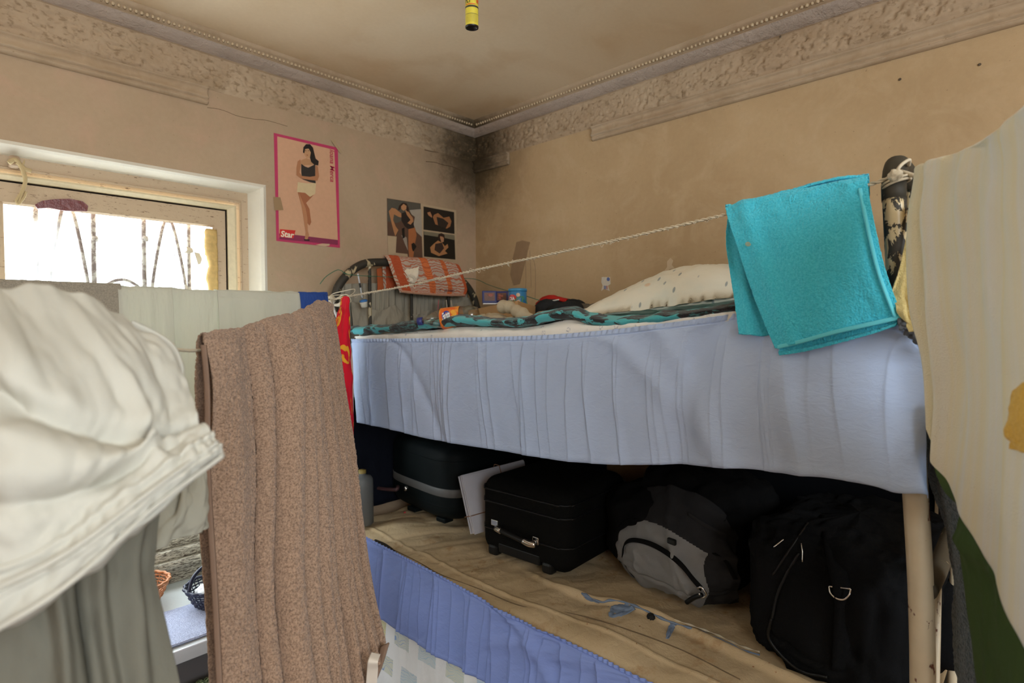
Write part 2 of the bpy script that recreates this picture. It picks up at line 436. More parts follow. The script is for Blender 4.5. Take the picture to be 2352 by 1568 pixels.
cr_l = cornice('trim_1', lambda s, d, z: (-s, -d, z), 3.7, 3)
cr_r = cornice('trim_2', lambda s, d, z: (-d, -s, z), 4.0, 11)
# picture-rail strips below the frieze, broken off in places
def rail(name, toW, s0, s1, seed):
    n = max(12, int((s1-s0)/.006))
    prof = [(.001, 2.352), (.024, 2.353), (.025, 2.350), (.018, 2.346), (.013, 2.340), (.013, 2.332), (.018, 2.322), (.023, 2.315), (.023, 2.311), (.012, 2.308), (.010, 2.304), (.018, 2.301), (.018, 2.296), (.008, 2.290), (.001, 2.2895)]
    S, K = np.meshgrid(np.linspace(s0, s1, n+1), np.arange(len(prof))); pa = np.array(prof)
    D = pa[K, 0]+np.where((K > 2) & (K < 14), .0022*vn(S*70, K*.7, 0, seed)+.0016*vn(S*14, K*.2, 0, seed), 0); Z = pa[K, 1]+.0015*vn(S*3.5, S*0, 0, seed)
    P = np.array([toW(s, d, z) for s, d, z in zip(S.ravel(), D.ravel(), Z.ravel())]); F = grid_faces(len(prof)-1, n)
    w = n+1; F.append(tuple(k*w for k in range(len(prof)))); F.append(tuple(k*w+n for k in range(len(prof)))[::-1])
    return tag(obj(name, P, F, M_CO, None, True), kind='structure')
rail('trim_3', lambda s, d, z: (-s, -d, z), 1.389, 3.7, 1)
rail('trim_4', lambda s, d, z: (-d, -s, z), .0, .267, 2)
rail('trim_5', lambda s, d, z: (-d, -s, z), .80, 4.0, 3)

# ------------------------------------------------------------------ window_1: splayed reveal, stepped frame, sash, pane
def ringx(px, Y): return on(px, 600, 'Y', Y)[0]
def ringz(py, Y): return on(300, py, 'Y', Y)[2]
w1 = thing('window_1', None, None, (-2.09, 0, .6)); w1['kind'] = 'structure'
def rings(name, pts, mat, zb=.012, parent=w1):
    """pts: (insetX right edge, top z, Y); mirrored on the left, same inset at the bottom"""
    V = []
    for x, z, Y in pts:
        i = WX1-x; j = WZ1-z
        V += [(WX0+i, Y, WZ0+j*.8), (x, Y, WZ0+j*.8), (x, Y, z), (WX0+i, Y, z)]
    F = []
    for k in range(len(pts)-1):
        for q in range(4): F.append((k*4+q, k*4+(q+1) % 4, k*4+4+(q+1) % 4, k*4+4+q))
    return obj(name, V, F, mat, parent, False)
def rp(px, py, Y): return (ringx(px, Y), ringz(py, Y), Y)
r0 = rp(607, 379, -.001)
reveal = rings('reveal', [(r0[0]+.012, r0[1]+.012, .0), (r0[0], r0[1], -.006), rp(600, 384, .002), rp(571, 402, .07)], M_WHITEPL)
fr = rings('window_frame', [rp(571, 402, .07), rp(556, 424, .075), rp(555, 425, .068), rp(552, 430, .068), rp(551, 431, .076), rp(544, 438, .08)], M_WOODP)
bd = rings('glazing_bead', [rp(545, 438, .07), rp(541, 442, .066), rp(524, 451, .080), rp(522, 453, .10)], M_BEAD)
gp = rings('weather_gap', [rp(522, 453, .10), rp(519, 456, .11)], M_DARKGAP)
sash = rings('sash', [rp(519, 456, .11), rp(519, 456, .088), rp(494, 496, .092), rp(489, 501, .10), rp(489, 501, .135), rp(519, 456, .14)], M_WOODP)
sx, sz, _ = rp(489, 501, .10)
# meeting stile with step at the left edge of the photo
xm = on(8, 480, 'Y', .09)[0]
box('mullion', (xm-.03, .11, (WZ0+sz)/2+.02), (.06, .05, sz-WZ0-.03), M_WOODP, w1, bev=.006)
gm = NT('dusty_window_glass'); tr = gm.n('ShaderNodeBsdfTransparent'); tr.inputs[0].default_value = (.93, .95, .95, 1)
gl = gm.n('ShaderNodeBsdfGlossy'); gl.inputs['Roughness'].default_value = .05; mx = gm.n('ShaderNodeMixShader'); mx.inputs[0].default_value = .06
gm.l(tr.outputs[0], mx.inputs[1]); gm.l(gl.outputs[0], mx.inputs[2]); gm.l(mx.outputs[0], gm.out.inputs[0]); M_GLASS = gm.m
box('pane', ((WX0+sx)/2+.08, .118, (WZ0+sz)/2+.05), (sx-WX0-.12, .004, sz-WZ0-.12), M_GLASS, w1)
# sill boards: weathered stepped timber at the foot of the window
M_WEATH = NT('weathered_sill_wood'); q = M_WEATH
q.base(q.mix(q.ramp(q.noise(14, 7, q.coord((3, 14, 14)), .75, 1.2), [(.42, 0.), (.56, 1.)]), (.07, .05, .035), (.62, .57, .48))).rough(.8)
q.bump(q.noise(60, 5, q.coord((.4, 2, 2))), .004, 1); M_WEATH = q.m
sill = []
for y0, y1, z0, z1 in ((.085, .0, .625, .668), (.06, -.03, .590, .626), (.04, -.055, .566, .592), (.02, -.022, .50, .568)):
    sill.append(boxg(((WX0+WX1)/2, (y0+y1)/2, (z0+z1)/2), (WX1-WX0-.02, abs(y0-y1), z1-z0), bev=.007))
V, F, _ = merge(sill); obj('window_sill', V, F, M_WEATH, w1, False)
# torn foam draught strip along the right sash edge and the red plastic wrapped on the sash top
rows = []
for k in range(24):
    z = sz-.01-k*.026; o = .010+.008*vn(np.array(k*.55), np.array(.3), 0, 4)
    rows.append([(sx+.012, .086, z), (sx-.004-o, .080+.004*float(vn(np.array(k*.9), np.array(2.), 0, 3)), z), (sx-.010-o*1.3, .094, z), (sx-.004, .112, z)])
cloth('foam_strip', rows, plain('yellowed_foam', (.62, .42, .16), .8, var=.35, scale=60), 12, 60, lambda U, V, P: .003*vn(P[..., 0]*80, P[..., 2]*80, 0, 1), .006, w1)
M_REDPL = NT('torn_red_plastic'); q = M_REDPL; q.base(q.mix(q.ramp(q.noise(50, 5, rough=.7), [(.6, 0.), (.75, 1.)]), (.16, .04, .04), (.42, .22, .18))).rough(.35); q.bump(q.noise(60, 4), .003, 1); M_REDPL = q.m
pr = [on(x, y, 'Y', .084) for x, y in ((80, 470), (96, 461), (125, 457), (160, 456), (190, 462), (203, 473), (200, 485), (150, 484), (112, 477), (86, 479))]
V, F = slab(pr, (0, .006, 0), 1.0)
obj('red_plastic_wrap', V, F, M_REDPL, w1, False)
# rusty welded window bars outside the pane
M_RUST = NT('flaking_bar_paint'); q = M_RUST; q.base(q.mix(q.ramp(q.noise(45, 6, rough=.7), [(.45, 0.), (.55, 1.)]), (.52, .47, .42), (.20, .15, .14))).rough(.6); M_RUST = q.m
gr = thing('window_grille', 'welded iron window grille with upright bars and arched rods outside the glass', 'window bars', (-2.0, .2, .6))
YB = .19
def bx(px): return on(px, 600, 'Y', YB)[0]
bars = [-170, -35, 86, 218, 333, 436, 560]
for px in bars:
    x = bx(px); tube('upright_bar', [(x, YB, .6), (x+.004, YB, 1.1), (x-.003, YB+.002, 1.6), (x, YB, 2.0)], .0085 if px in (86, 218, 333) else .0075, M_RUST, gr, 10, 20)
    for kz in (1.52, 1.78): pass
for a, b in ((107, 206), (344, 430), (-140, -60)):
    xa, xb = bx(a-2), bx(b+2); xc = (xa+xb)/2; zt = on(150, 478, 'Y', YB)[2] if a == 107 else on(380, 508, 'Y', YB)[2]
    tube('arched_rod', [(xa, YB, 1.50), (xa+.25*(xc-xa), YB, 1.66), (xc-.018, YB, zt-.02), (xc, YB, zt), (xc+.018, YB, zt-.02), (xb-.25*(xb-xc), YB, 1.66), (xb, YB, 1.50)], .0062, M_RUST, gr, 8, 50)
for a, b in ((-40, 74), (232, 326)):
    xa, xb = bx(a), bx(b); zb = on(0, 655, 'Y', YB)[2]; zt = on(280, 642, 'Y', YB)[2]; xc = (xa+xb)/2
    tube('half_round_rod', [(xa, YB, 1.45), (xa+.005, YB, zb-.01), (xa+.03, YB, zt-.012), (xc, YB, zt), (xb-.03, YB, zt-.012), (xb-.005, YB, zb-.01), (xb, YB, 1.45)], .006, M_RUST, gr, 8, 40)
for z in (.75, 1.42):
    tube('cross_bar', [(-3.0, YB+.008, z), (-2, YB+.008, z), (-1.16, YB+.008, z)], .007, M_RUST, gr, 8)
for px, py in ((436, 575), (86, 540), (218, 548), (333, 548)):
    p = on(px, py, 'Y', YB); lathe('bar_collar', p, [(.0, -.012), (.010, -.010), (.013, 0), (.010, .010), (0, .012)], M_RUST, gr, seg=10)
# wire with a scrap of plastic tied on the right-hand bar
M_SCRAP = plain('dirty_plastic_scrap', (.50, .44, .36), .5, var=.2)
sc = thing('plastic_scrap', 'faded scrap of plastic wired to the rightmost window bar', 'rag', on(436, 580, 'Y', YB-.01))
tube('wire', [on(x, y, 'Y', YB-.012) for x, y in ((355, 583), (395, 586), (425, 580), (440, 578), (452, 582), (480, 586))], .0015, M_RUST, sc, 6)
cloth('scrap', [[on(446, 579, 'Y', YB-.014), on(458, 581, 'Y', YB-.02)], [on(450, 592, 'Y', YB-.02), on(464, 594, 'Y', YB-.024)], [on(455, 608, 'Y', YB-.014), on(461, 606, 'Y', YB-.02)]], M_SCRAP, 8, 12, None, .002, sc)
cloth('scrap', [[on(427, 566, 'Y', YB-.014), on(440, 570, 'Y', YB-.02)], [on(430, 574, 'Y', YB-.022), on(444, 577, 'Y', YB-.02)], [on(422, 580, 'Y', YB-.014), on(436, 582, 'Y', YB-.02)]], M_SCRAP, 8, 8, None, .002, sc)
# house across the street, washed out in the glare
M_FAC = plain('pale_render_wall', (.88, .86, .83), .9, var=.03)  # pale, nearly even wall colour
hs = thing('neighbouring_house', 'pale rendered house front with ledges across the street behind the window bars', 'building', (-3, 6.0, -3))
fac = []
box('wall', (-2.5, 6.2, -1.0), (14, .3, 5.9), M_FAC, hs)
for z in (1.78, 1.62): box('ledge', (-2.5, 6.02, z), (14, .16, .05), plain('ledge_render', (.62, .58, .55), .9), hs)
for x in (-4.4, -3.3, -2.2, -1.1): box('ledge_joint', (x, 6.04, 1.70), (.03, .1, .11), M_FAC, hs)

# hook with knotted cloth strips at the top left of the window
M_ROPE = fabric('cotton_twine', (.66, .58, .44), .2, .0008, wscale=500, wr=.002, wrs=90)
M_RAG = fabric('yellowed_rag', (.55, .43, .24), .25, .0008, wscale=400, wr=.003, wrs=60)
hk = thing('wall_hook', 'rusty wall hook with knotted rag strips hanging over the window top', 'hook', on(28, 365, 'Y', .0))
V, F = boxg(on(32, 372, 'Y', .03), (.028, .05, .034), bev=.008); obj('bracket', V, F, plain('rusty_bracket', (.42, .30, .20), .6, var=.3, scale=60), hk)
hp = lambda x, y, Y=-.012: on(x, y, 'Y', Y)
tube('rag_strip', [hp(20, 374), hp(34, 366), hp(46, 378), hp(54, 395), hp(58, 412), hp(56, 428), hp(50, 445), hp(44, 462), hp(38, 468)], .006, M_RAG, hk, 8, 40, rf=lambda t: 1.1-.7*t*t)
tube('rag_strip', [hp(56, 420), hp(48, 442), hp(40, 455), hp(37, 462), hp(42, 468), hp(54, 455), hp(60, 440)], .0035, M_RAG, hk, 8, 40)
tube('rag_strip', [hp(36, 374), hp(50, 380), hp(58, 388), hp(72, 393)], .0055, M_RAG, hk, 8, 24, rf=lambda t: .6+.7*t)
tube('rag_strip', [hp(44, 384), hp(54, 376), hp(56, 368)], .004, M_RAG, hk, 8, 16, rf=lambda t: 1-.6*t)

# ------------------------------------------------------------------ marks on the walls (torn paper, sticker, pencil lines)
M_PEEL = plain('bare_brown_plaster', (.34, .225, .13), .9, var=.15, scale=30)
def onR(x, y, o=.002): return on(x, y, 'X', -o)
pl = [onR(x, y) for x, y in ((1186, 556), (1200, 552), (1217, 556), (1212, 575), (1207, 600), (1200, 625), (1193, 652), (1180, 655), (1172, 630), (1176, 600), (1182, 575))]
V, F = slab(pl, (.0025, 0, 0), 1)
tag(obj('peeled_patch', V, F, M_PEEL, None, False), 'bare brown peeled strip of plaster on the wall above the blue tin', 'wall patch')
st = thing('torn_sticker', 'torn remains of a small white sticker with blue marks on the bed wall', 'sticker', onR(1390, 650, 0))
M_STK = plain('sticker_paper', (.74, .68, .58), .6, var=.12, scale=80)
V, F = slab([onR(x, y) for x, y in ((1382, 636), (1401, 636), (1402, 652), (1396, 656), (1400, 668), (1393, 665), (1388, 662), (1381, 668), (1384, 655), (1381, 648))], (.0015, 0, 0), 1)
obj('paper', V, F, M_STK, st, False)
M_BLUI = plain('blue_ink', (.12, .17, .42), .6)
V, F = slab([onR(1397+3.6*math.cos(a), 641+4.5*math.sin(a), .0028) for a in np.linspace(0, 6.28, 12, endpoint=False)], (.0006, 0, 0), 1); obj('print_mark', V, F, M_BLUI, st, False)
for x in (1387, 1390, 1393):
    V, F = slab([onR(x, 656, .0028), onR(x+1.8, 656, .0028), onR(x+2.2, 664, .0028), onR(x+.5, 664, .0028)], (.0006, 0, 0), 1); obj('print_mark', V, F, M_BLUI if x != 1393 else plain('red_ink', (.45, .08, .08), .6), st, False)
M_CRACK = plain('dark_crack', (.10, .055, .025), .9)
# hair cracks below the frieze near the corner, on the window wall
for k, pts in enumerate((((975, 344), (992, 348), (1010, 350), (1030, 355), (1050, 360), (1062, 364)), ((978, 371), (1000, 373), (1015, 378), (1035, 382), (1052, 388), (1070, 398), (1084, 404)), ((476, 247), (500, 250), (520, 256), (545, 266), (580, 273), (615, 277), (660, 290)))):
    tag(tube('wall_crack', [on(x, y, 'Y', 0) for x, y in pts], .0016 if k < 2 else .0008, M_CRACK, None, 5, 60), ('dark jagged crack just below the frieze by the room corner', 'longer dark crack curving down to the room corner', 'thin hair crack running right from the broken end of the left picture rail')[k], 'crack')
for k, pts in enumerate((((1205, 555), (1207, 600), (1208, 640), (1207, 662)), ((1217, 575), (1219, 620), (1220, 660)), ((1224, 592), (1229, 612), (1230, 650), (1229, 685)), ((1188, 575), (1196, 563), (1206, 562), (1214, 572)))):
    tag(tube('wall_scribble', [onR(x, y, 0) for x, y in pts], .0009, plain('pencil_grey', (.16, .12, .09), .8), None, 4, 30), ('leftmost thin pencil line drawn down the bed wall', 'middle thin pencil line drawn down the bed wall', 'rightmost thin pencil line drawn down the bed wall', 'small curved pencil mark across the peeled patch')[k], 'wall mark')
for px, py, l in ((2250, 148, 'dark smudge high on the bed wall, at the right'), (2067, 182, 'small dark smudge high on the bed wall, left of the larger one'), (1792, 84, 'black chip in the cornice cove over the bed wall')):
    o = .003 if py > 100 else .02
    q = lathe('wall_stain', onR(px, py, o), [(0, -.0006), (.003, -.0004), (.0042, 0), (.003, .0004), (0, .0006)], plain('dirt', (.12, .09, .06), .9), ax=axes((0, 1, .6), (1, 0, 0)), seg=8); tag(q, l, 'stain')
V, F = slab([onR(x, y) for x, y in ((1532, 600), (1540, 592), (1546, 598), (1543, 608), (1549, 616), (1538, 618), (1530, 628), (1524, 624), (1532, 613))], (.001, 0, 0), 1)
tag(obj('plaster_chip', V, F, plain('pale_filler', (.64, .50, .33), .9, var=.1), None, False), 'pale chipped spot on the bed wall above the pillow', 'wall patch')

# ------------------------------------------------------------------ posters on the window wall
def onL(x, y, o=.0015): return on(x, y, 'Y', -o)
def sheetL(name, pts, mat, parent, o=.0015, th=.0005):
    V, F = slab([onL(x, y, o) for x, y in pts], (0, th, 0), 1); return obj(name, V, F, mat, parent, False)
pcol = {}
def P_(c, r=.45):
    if c not in pcol:
        pcol[c] = plain('print_%d' % len(pcol), c, r, var=.08, scale=60)
    return pcol[c]
po = thing('magazine_poster', 'pink-bordered magazine poster of a standing dark-haired person in white shorts', 'poster', onL(700, 560, 0))
sheetL('paper', ((629, 305), (776, 339), (781, 569), (635, 553)), P_('c23a66'), po, .002, .001)
sheetL('picture_ground', ((637, 313), (768, 344), (776, 552), (641, 545)), P_('d6a888'), po, .0026)
sheetL('floor_band', ((641, 536), (685, 540), (776, 551), (776, 562), (642, 549)), P_('8c3054'), po, .0031)
sheetL('title_block', ((643, 526), (679, 529), (674, 547), (643, 544)), P_('d8322e'), po, .0036)
text('title_lettering', 'Star', onL(645, 543.5, .0042), (1, 0, 0), (0, 0, 1), .058, .026, P_('f2e4cc'), po, bold=.03, shear=.15)
text('name_lettering', 'Ioana Merca', onL(757.5, 343, .0036), (0, 0, -1), (1, 0, 0), .143, .022, P_('b82a4c'), po, bold=.012, shear=.15)
fg = [('ivory_shorts', 'd9c39a', ((684, 418), (704, 421), (726, 420), (724, 445), (712, 452), (700, 442), (682, 441)), .0040),
      ('leg', 'a86a48', ((684, 441), (700, 443), (712, 439), (720, 448), (707, 462), (703, 466), (711, 480), (713, 497), (715, 510), (711, 518), (706, 512), (703, 492), (698, 478), (692, 470)), .0038),
      ('leg', 'bd8560', ((686, 441), (694, 460), (702, 478), (706, 500), (707, 530), (710, 540), (706, 550), (700, 549), (702, 533), (697, 500), (693, 475)), .0042),
      ('arm', 'b57d58', ((684, 370), (690, 366), (691, 380), (688, 396), (694, 404), (712, 406), (724, 404), (725, 380), (730, 382), (733, 405), (729, 415), (712, 413), (692, 410), (681, 402), (681, 385)), .0046),
      ('torso', 'c09068', ((691, 368), (704, 363), (716, 368), (720, 378), (692, 380)), .0039),
      ('lace_top', '2f2a28', ((692, 376), (700, 382), (708, 385), (716, 381), (724, 377), (724, 400), (725, 421), (712, 418), (694, 411), (692, 395)), .0043),
      ('face', 'c99a72', ((699, 345), (704, 338), (712, 341), (715, 352), (711, 362), (704, 362), (699, 354)), .0046),
      ('dark_hair', '1d1614', ((696, 350), (697, 338), (703, 331), (712, 331), (719, 339), (722, 352), (725, 364), (732, 370), (731, 380), (722, 378), (715, 372), (712, 362), (714, 350), (709, 341), (701, 342), (699, 352)), .0050),
      ('shoe', '1a1412', ((698, 549), (711, 550), (711, 553), (699, 552)), .0048)]
pparts = {}
for nm, c, pts, o in fg: pparts[nm] = sheetL(nm, pts, P_(c), po, o, .0004)
for px, py, s in ((707, 345, 0), (701, 345, 0)): sheetL('eye', ((px, py), (px+3, py+.6), (px+3, py+1.8), (px, py+1.3)), P_('3a2418'), pparts['face'], .0052, .0003)
sheetL('mouth', ((703, 355), (708, 355.6), (706, 357.6)), P_('9c4a3c'), pparts['face'], .0052, .0003)
M_TAPE = plain('brown_tape', (.36, .24, .13), .3)
tag(sheetL('tape_piece', ((628, 452), (644, 453), (651, 482), (631, 483)), M_TAPE, None, .0055, .0004), 'brown tape square holding the left edge of the pink poster', 'tape')
tag(sheetL('tape_piece', ((760, 322), (767, 320), (787, 350), (781, 351), (770, 336)), plain('yellowed_clear_tape', (.47, .35, .22), .25), None, .0055, .0004), 'yellowed clear tape at the top right corner of the pink poster', 'tape')
sheetL('torn_edge', ((725, 562), (740, 559), (757, 560), (757, 564), (745, 566)), P_('cfb093'), po, .0036, .0004)
# magazine spread with three photographs (plain, generic figures)
sp = thing('magazine_page', 'torn magazine page with one tall and two small dark photographs pinned above the headboard', 'poster', onL(965, 600, 0))
sheetL('paper', ((889, 455), (969, 468), (1048, 483), (1049, 599), (969, 594), (912, 590), (893, 588)), P_('b7a184'), sp, .002, .0008)
sheetL('tall_photograph', ((889, 455), (966, 467), (971, 599), (938, 595), (936, 583), (909, 580), (911, 543), (890, 541)), P_('5c4336'), sp, .0028)
sheetL('backdrop', ((890, 456), (966, 468), (966, 480), (940, 482), (935, 500), (912, 512), (890, 508)), P_('55524a'), sp, .0032)
sheetL('pale_ground', ((940, 481), (967, 480), (970, 545), (956, 532), (950, 515), (953, 498), (945, 492)), P_('a79d90'), sp, .0032)
sheetL('pale_ground', ((922, 540), (934, 545), (937, 575), (930, 560), (927, 552)), P_('9d9184'), sp, .0034)
gen = [('figure_leg', 'b58057', ((893, 485), (900, 477), (908, 479), (922, 490), (926, 500), (916, 498), (905, 492), (903, 505), (909, 520), (915, 528), (908, 542), (904, 530), (899, 510)), .0036),
       ('figure_leg', 'a9683f', ((938, 520), (953, 522), (957, 540), (952, 565), (949, 594), (940, 595), (938, 570), (938, 545)), .0036),
       ('figure_dress', '241d1c', ((922, 490), (931, 486), (944, 490), (949, 505), (951, 523), (938, 526), (930, 520), (922, 506)), .0040),
       ('figure_arm', 'b58057', ((930, 482), (937, 484), (948, 500), (950, 508), (943, 516), (936, 512), (943, 505), (935, 494)), .0044),
       ('figure_face', 'bd8a63', ((921, 472), (928, 467), (934, 471), (933, 480), (927, 484), (922, 480)), .0044),
       ('figure_hair', '2e1a15', ((914, 483), (917, 472), (925, 465), (934, 467), (939, 478), (938, 487), (934, 484), (934, 473), (927, 468), (921, 474), (919, 482)), .0046),
       ('figure_shoe', '15110f', ((945, 560), (951, 557), (957, 566), (949, 578), (946, 570)), .0042), ('figure_shoe', '15110f', ((923, 525), (929, 522), (930, 545), (925, 548)), .0042)]
for nm, c, pts, o in gen: sheetL(nm, pts, P_(c), sp, o, .0003)
sheetL('small_photograph', ((973, 474), (1043, 487), (1044, 537), (973, 527)), P_('1d1a17'), sp, .0028)
sheetL('small_photograph', ((973, 531), (1044, 540), (1046, 596), (974, 589)), P_('15140f'), sp, .0028)
sheetL('pale_ground', ((974, 531), (1044, 540), (1044, 551), (1020, 546), (974, 539)), P_('7b7460'), sp, .0032)
for nm, c, pts, o in [('figure_body', 'a06c46', ((993, 495), (1006, 489), (1019, 500), (1032, 497), (1037, 508), (1034, 520), (1026, 525), (1012, 519), (1000, 515)), .0034), ('figure_dress', '2c2420', ((1003, 498), (1018, 502), (1030, 512), (1024, 524), (1006, 517)), .0038),
                      ('figure_face', 'b07c58', ((980, 485), (987, 483), (993, 493), (992, 500), (984, 494)), .0038), ('figure_hair', '241612', ((975, 494), (979, 483), (988, 479), (998, 490), (994, 499), (988, 486), (981, 488), (981, 497)), .0040),
                      ('figure_face', 'b58462', ((1010, 543), (1015, 539), (1020, 544), (1019, 555), (1014, 557)), .0038), ('figure_hair', '2e1b16', ((1005, 550), (1007, 538), (1014, 535), (1021, 539), (1022, 552), (1018, 544), (1011, 542), (1009, 552)), .0040),
                      ('figure_body', 'ad7a50', ((996, 560), (1006, 552), (1016, 558), (1022, 565), (1028, 560), (1030, 568), (1022, 576), (1028, 582), (1008, 588), (990, 580), (988, 568)), .0034), ('figure_dress', '3a2a24', ((1000, 560), (1015, 557), (1020, 570), (1010, 582), (998, 574)), .0036)]:
    sheetL(nm, pts, P_(c), sp, o, .0003)
sheetL('paper_strip', ((890, 541), (911, 543), (909, 580), (905, 582), (892, 586)), P_('bba78a'), sp, .0034)
# ------------------------------------------------------------------ iron bunk bed
def pipe_mat(name, cover, cream, dark, scale=34):
    m = NT(name)
    n1 = m.noise(scale, 6, rough=.62, dist=.5, co=m.coord((1, 1, .75)))
    f = m.ramp(n1, [(cover, 0.), (cover+.008, 1.)])
    m.base(m.mix(f, m.mix(m.noise(20, 3), cream, tuple(c*.78 for c in cream)), m.mix(m.noise(12, 3), dark, tuple(c*1.9 for c in dark))))
    m.rough(m.mix(f, (.3, .3, .3), (.62, .62, .62)), .5); m.bump(m.math('SUBTRACT', 1.0, f), .0012, 1.0); return m.m
CREAM = (.74, .60, .38); OLIVE = (.050, .043, .030)
M_PDARK = pipe_mat('olive_pipe_peeling', .36, (.50, .40, .26), (.030, .026, .018), 16)
M_PFAR = pipe_mat('olive_pipe_worn', .425, (.55, .45, .28), (.022, .019, .014), 16)
M_PMIX = pipe_mat('half_peeled_pipe', .485, (.74, .60, .36), (.030, .026, .020), 38)
M_PCREAM = pipe_mat('cream_pipe_chipped', .63, (.76, .66, .48), (.13, .05, .03), 42)
bed = thing('bunk_bed', 'old iron bunk bed with peeling olive and cream tube ends along the right wall', 'bed', (-.48, -1.15, 0))
R = .0195
# near end
tube('post', [(-.885, -2.196, 0), (-.888, -2.190, .8), (-.90, -2.172, 1.20)], R+.0012, M_PCREAM, bed, 20, 30)
tube('post', [(-.90, -2.172, 1.19), (-.905, -2.150, 1.45), (-.905, -2.136, 1.685)], R, M_PMIX, bed, 20, 30)
tube('arch_tube', [(-.905, -2.136, 1.68), (-.904, -2.135, 1.695), (-.898, -2.134, 1.71), (-.872, -2.132, 1.748), (-.82, -2.130, 1.757), (-.70, -2.13, 1.752), (-.45, -2.13, 1.75), (-.20, -2.13, 1.74), (-.10, -2.13, 1.68), (-.065, -2.13, 1.55), (-.06, -2.13, 1.2), (-.06, -2.14, 0)], R+.0008, M_PDARK, bed, 20, 120)
for x in (-.70, -.48, -.26): tube('upright_bar', [(x, -2.135, 1.25), (x, -2.13, 1.75)], .008, M_PMIX, bed, 10, 10)
tube('cross_tube', [(-.895, -2.195, .953), (-.80, -2.2, .966), (-.62, -2.2, .984), (-.40, -2.2, .985), (-.12, -2.19, .96), (-.07, -2.17, .93)], .0165, pipe_mat('olive_pipe_lower', .36, (.60, .48, .28), (.045, .038, .026), 28), bed, 16, 50)
for x in (-.835, -.53, -.30): tube('upright_bar', [(x, -2.2, .08), (x, -2.2, .96)], .0105, M_PCREAM if x > -.6 else M_PMIX if 0 else M_PCREAM, bed, 12, 10)
tube('cross_tube', [(-.89, -2.2, .42), (-.07, -2.18, .42)], .012, M_PCREAM, bed, 12, 10)
# far end
tube('arch_tube', [(-.925, -.10, 0), (-.925, -.10, 1.0), (-.925, -.10, 1.45), (-.920, -.10, 1.575), (-.879, -.10, 1.653), (-.795, -.10, 1.718), (-.70, -.10, 1.738), (-.50, -.10, 1.745), (-.34, -.10, 1.738), (-.20, -.10, 1.685), (-.122, -.10, 1.615), (-.085, -.10, 1.53), (-.078, -.10, 1.40), (-.078, -.10, 0)], R-.001, M_PFAR, bed, 18, 160)
for x in (-.748, -.517, -.285): tube('upright_bar', [(x, -.10, 1.30), (x, -.10, 1.735)], .008, M_PFAR, bed, 10, 24)
for z in (1.16, .42):
    tube('side_rail', [(-.90, -.10, z), (-.90, -1.1, z-.012), (-.90, -2.17, z)], .014, M_PDARK, bed, 8, 12)
    tube('side_rail', [(-.07, -.10, z), (-.07, -2.15, z)], .014, M_PDARK, bed, 8, 6)
M_SLAT = plain('dark_bed_slat', (.20, .12, .06), .8, var=.3, scale=12)
for k in range(8):
    y = -.25-k*.26
    box('slat', (-.485, y, 1.185), (.82, .09, .018), M_SLAT, bed, bev=.003)
    box('slat', (-.485, y, .445), (.82, .09, .018), M_SLAT, bed, bev=.003)

# edge curves measured along the bed
def edge(px, X): return [on(x, y, 'X', X) for x, y in px]
SK_TOP = [(812, 778), (1000, 776), (1180, 772), (1300, 766), (1450, 752), (1600, 733), (1700, 717), (1800, 712), (1900, 712), (2080, 735), (2112, 765)]
SK_BOT = [(820, 970), (900, 986), (1000, 1010), (1130, 1033), (1280, 1056), (1400, 1066), (1560, 1068), (1700, 1074), (1800, 1085), (1900, 1096), (2000, 1113), (2060, 1131), (2120, 1134)]
BL_LO = [(812, 768), (900, 761), (1000, 753), (1060, 746), (1180, 749), (1300, 731), (1355, 746), (1430, 749), (1560, 737), (1690, 718), (1800, 709), (2000, 712), (2070, 730)]
BL_UP = [(812, 751), (900, 745), (1000, 732), (1060, 724), (1180, 733), (1300, 706), (1355, 720), (1430, 728), (1560, 715), (1690, 699), (1800, 690), (2000, 694), (2070, 714)]

# upper mattress with its printed cover
m = NT('sprigged_sheet'); co = m.coord((1, 1, 1))
sp1 = m.ramp(m.vor(26, co), [(.16, 1.), (.24, 0.)]); sp2 = m.ramp(m.noise(210, 3, co, .8), [(.48, 0.), (.56, 1.)])
m.base(m.mix(m.math('MULTIPLY', m.math('MULTIPLY', sp1, sp2), .75), m.mix(m.noise(8, 3), (.95, .93, .89), (.90, .87, .82)), (.33, .36, .46))).rough(.9, .2)
m.bump(m.math('ADD', m.noise(16, 4), m.math('MULTIPLY', m.noise(600, 2), .1)), .006, .7); M_SPRIG = m.m
def shift(L, dx=0, dy=0, dz=0): return [A(*p)+A(dx, dy, dz) for p in L]
bl_lo = edge(BL_LO, -.905); sk_top = edge(SK_TOP, -.925)
mt = thing('upper_mattress', 'white mattress cover with grey sprigs bulging above the blue valance of the upper bunk', 'mattress', (-.48, -1.15, 1.20))
flat = lambda X, z: [(X, y, z) for y in (-.15, -.6, -1.1, -1.6, -2.10)]
cloth('cover', [flat(-.885, 1.20), shift(sk_top, .016, 0, -.05), shift(sk_top, .010, 0, .008), shift(bl_lo, .006, 0, -.012), shift(bl_lo, .03, 0, -.006), flat(-.80, 1.410), flat(-.45, 1.412), flat(-.10, 1.412), flat(-.075, 1.38), flat(-.085, 1.20), flat(-.48, 1.197), flat(-.885, 1.20)],
      M_SPRIG, 160, 90, lambda U, V, P: .0035*fbm(P[..., 1]*16, P[..., 2]*22, P[..., 0]*5, 5), .003, mt)
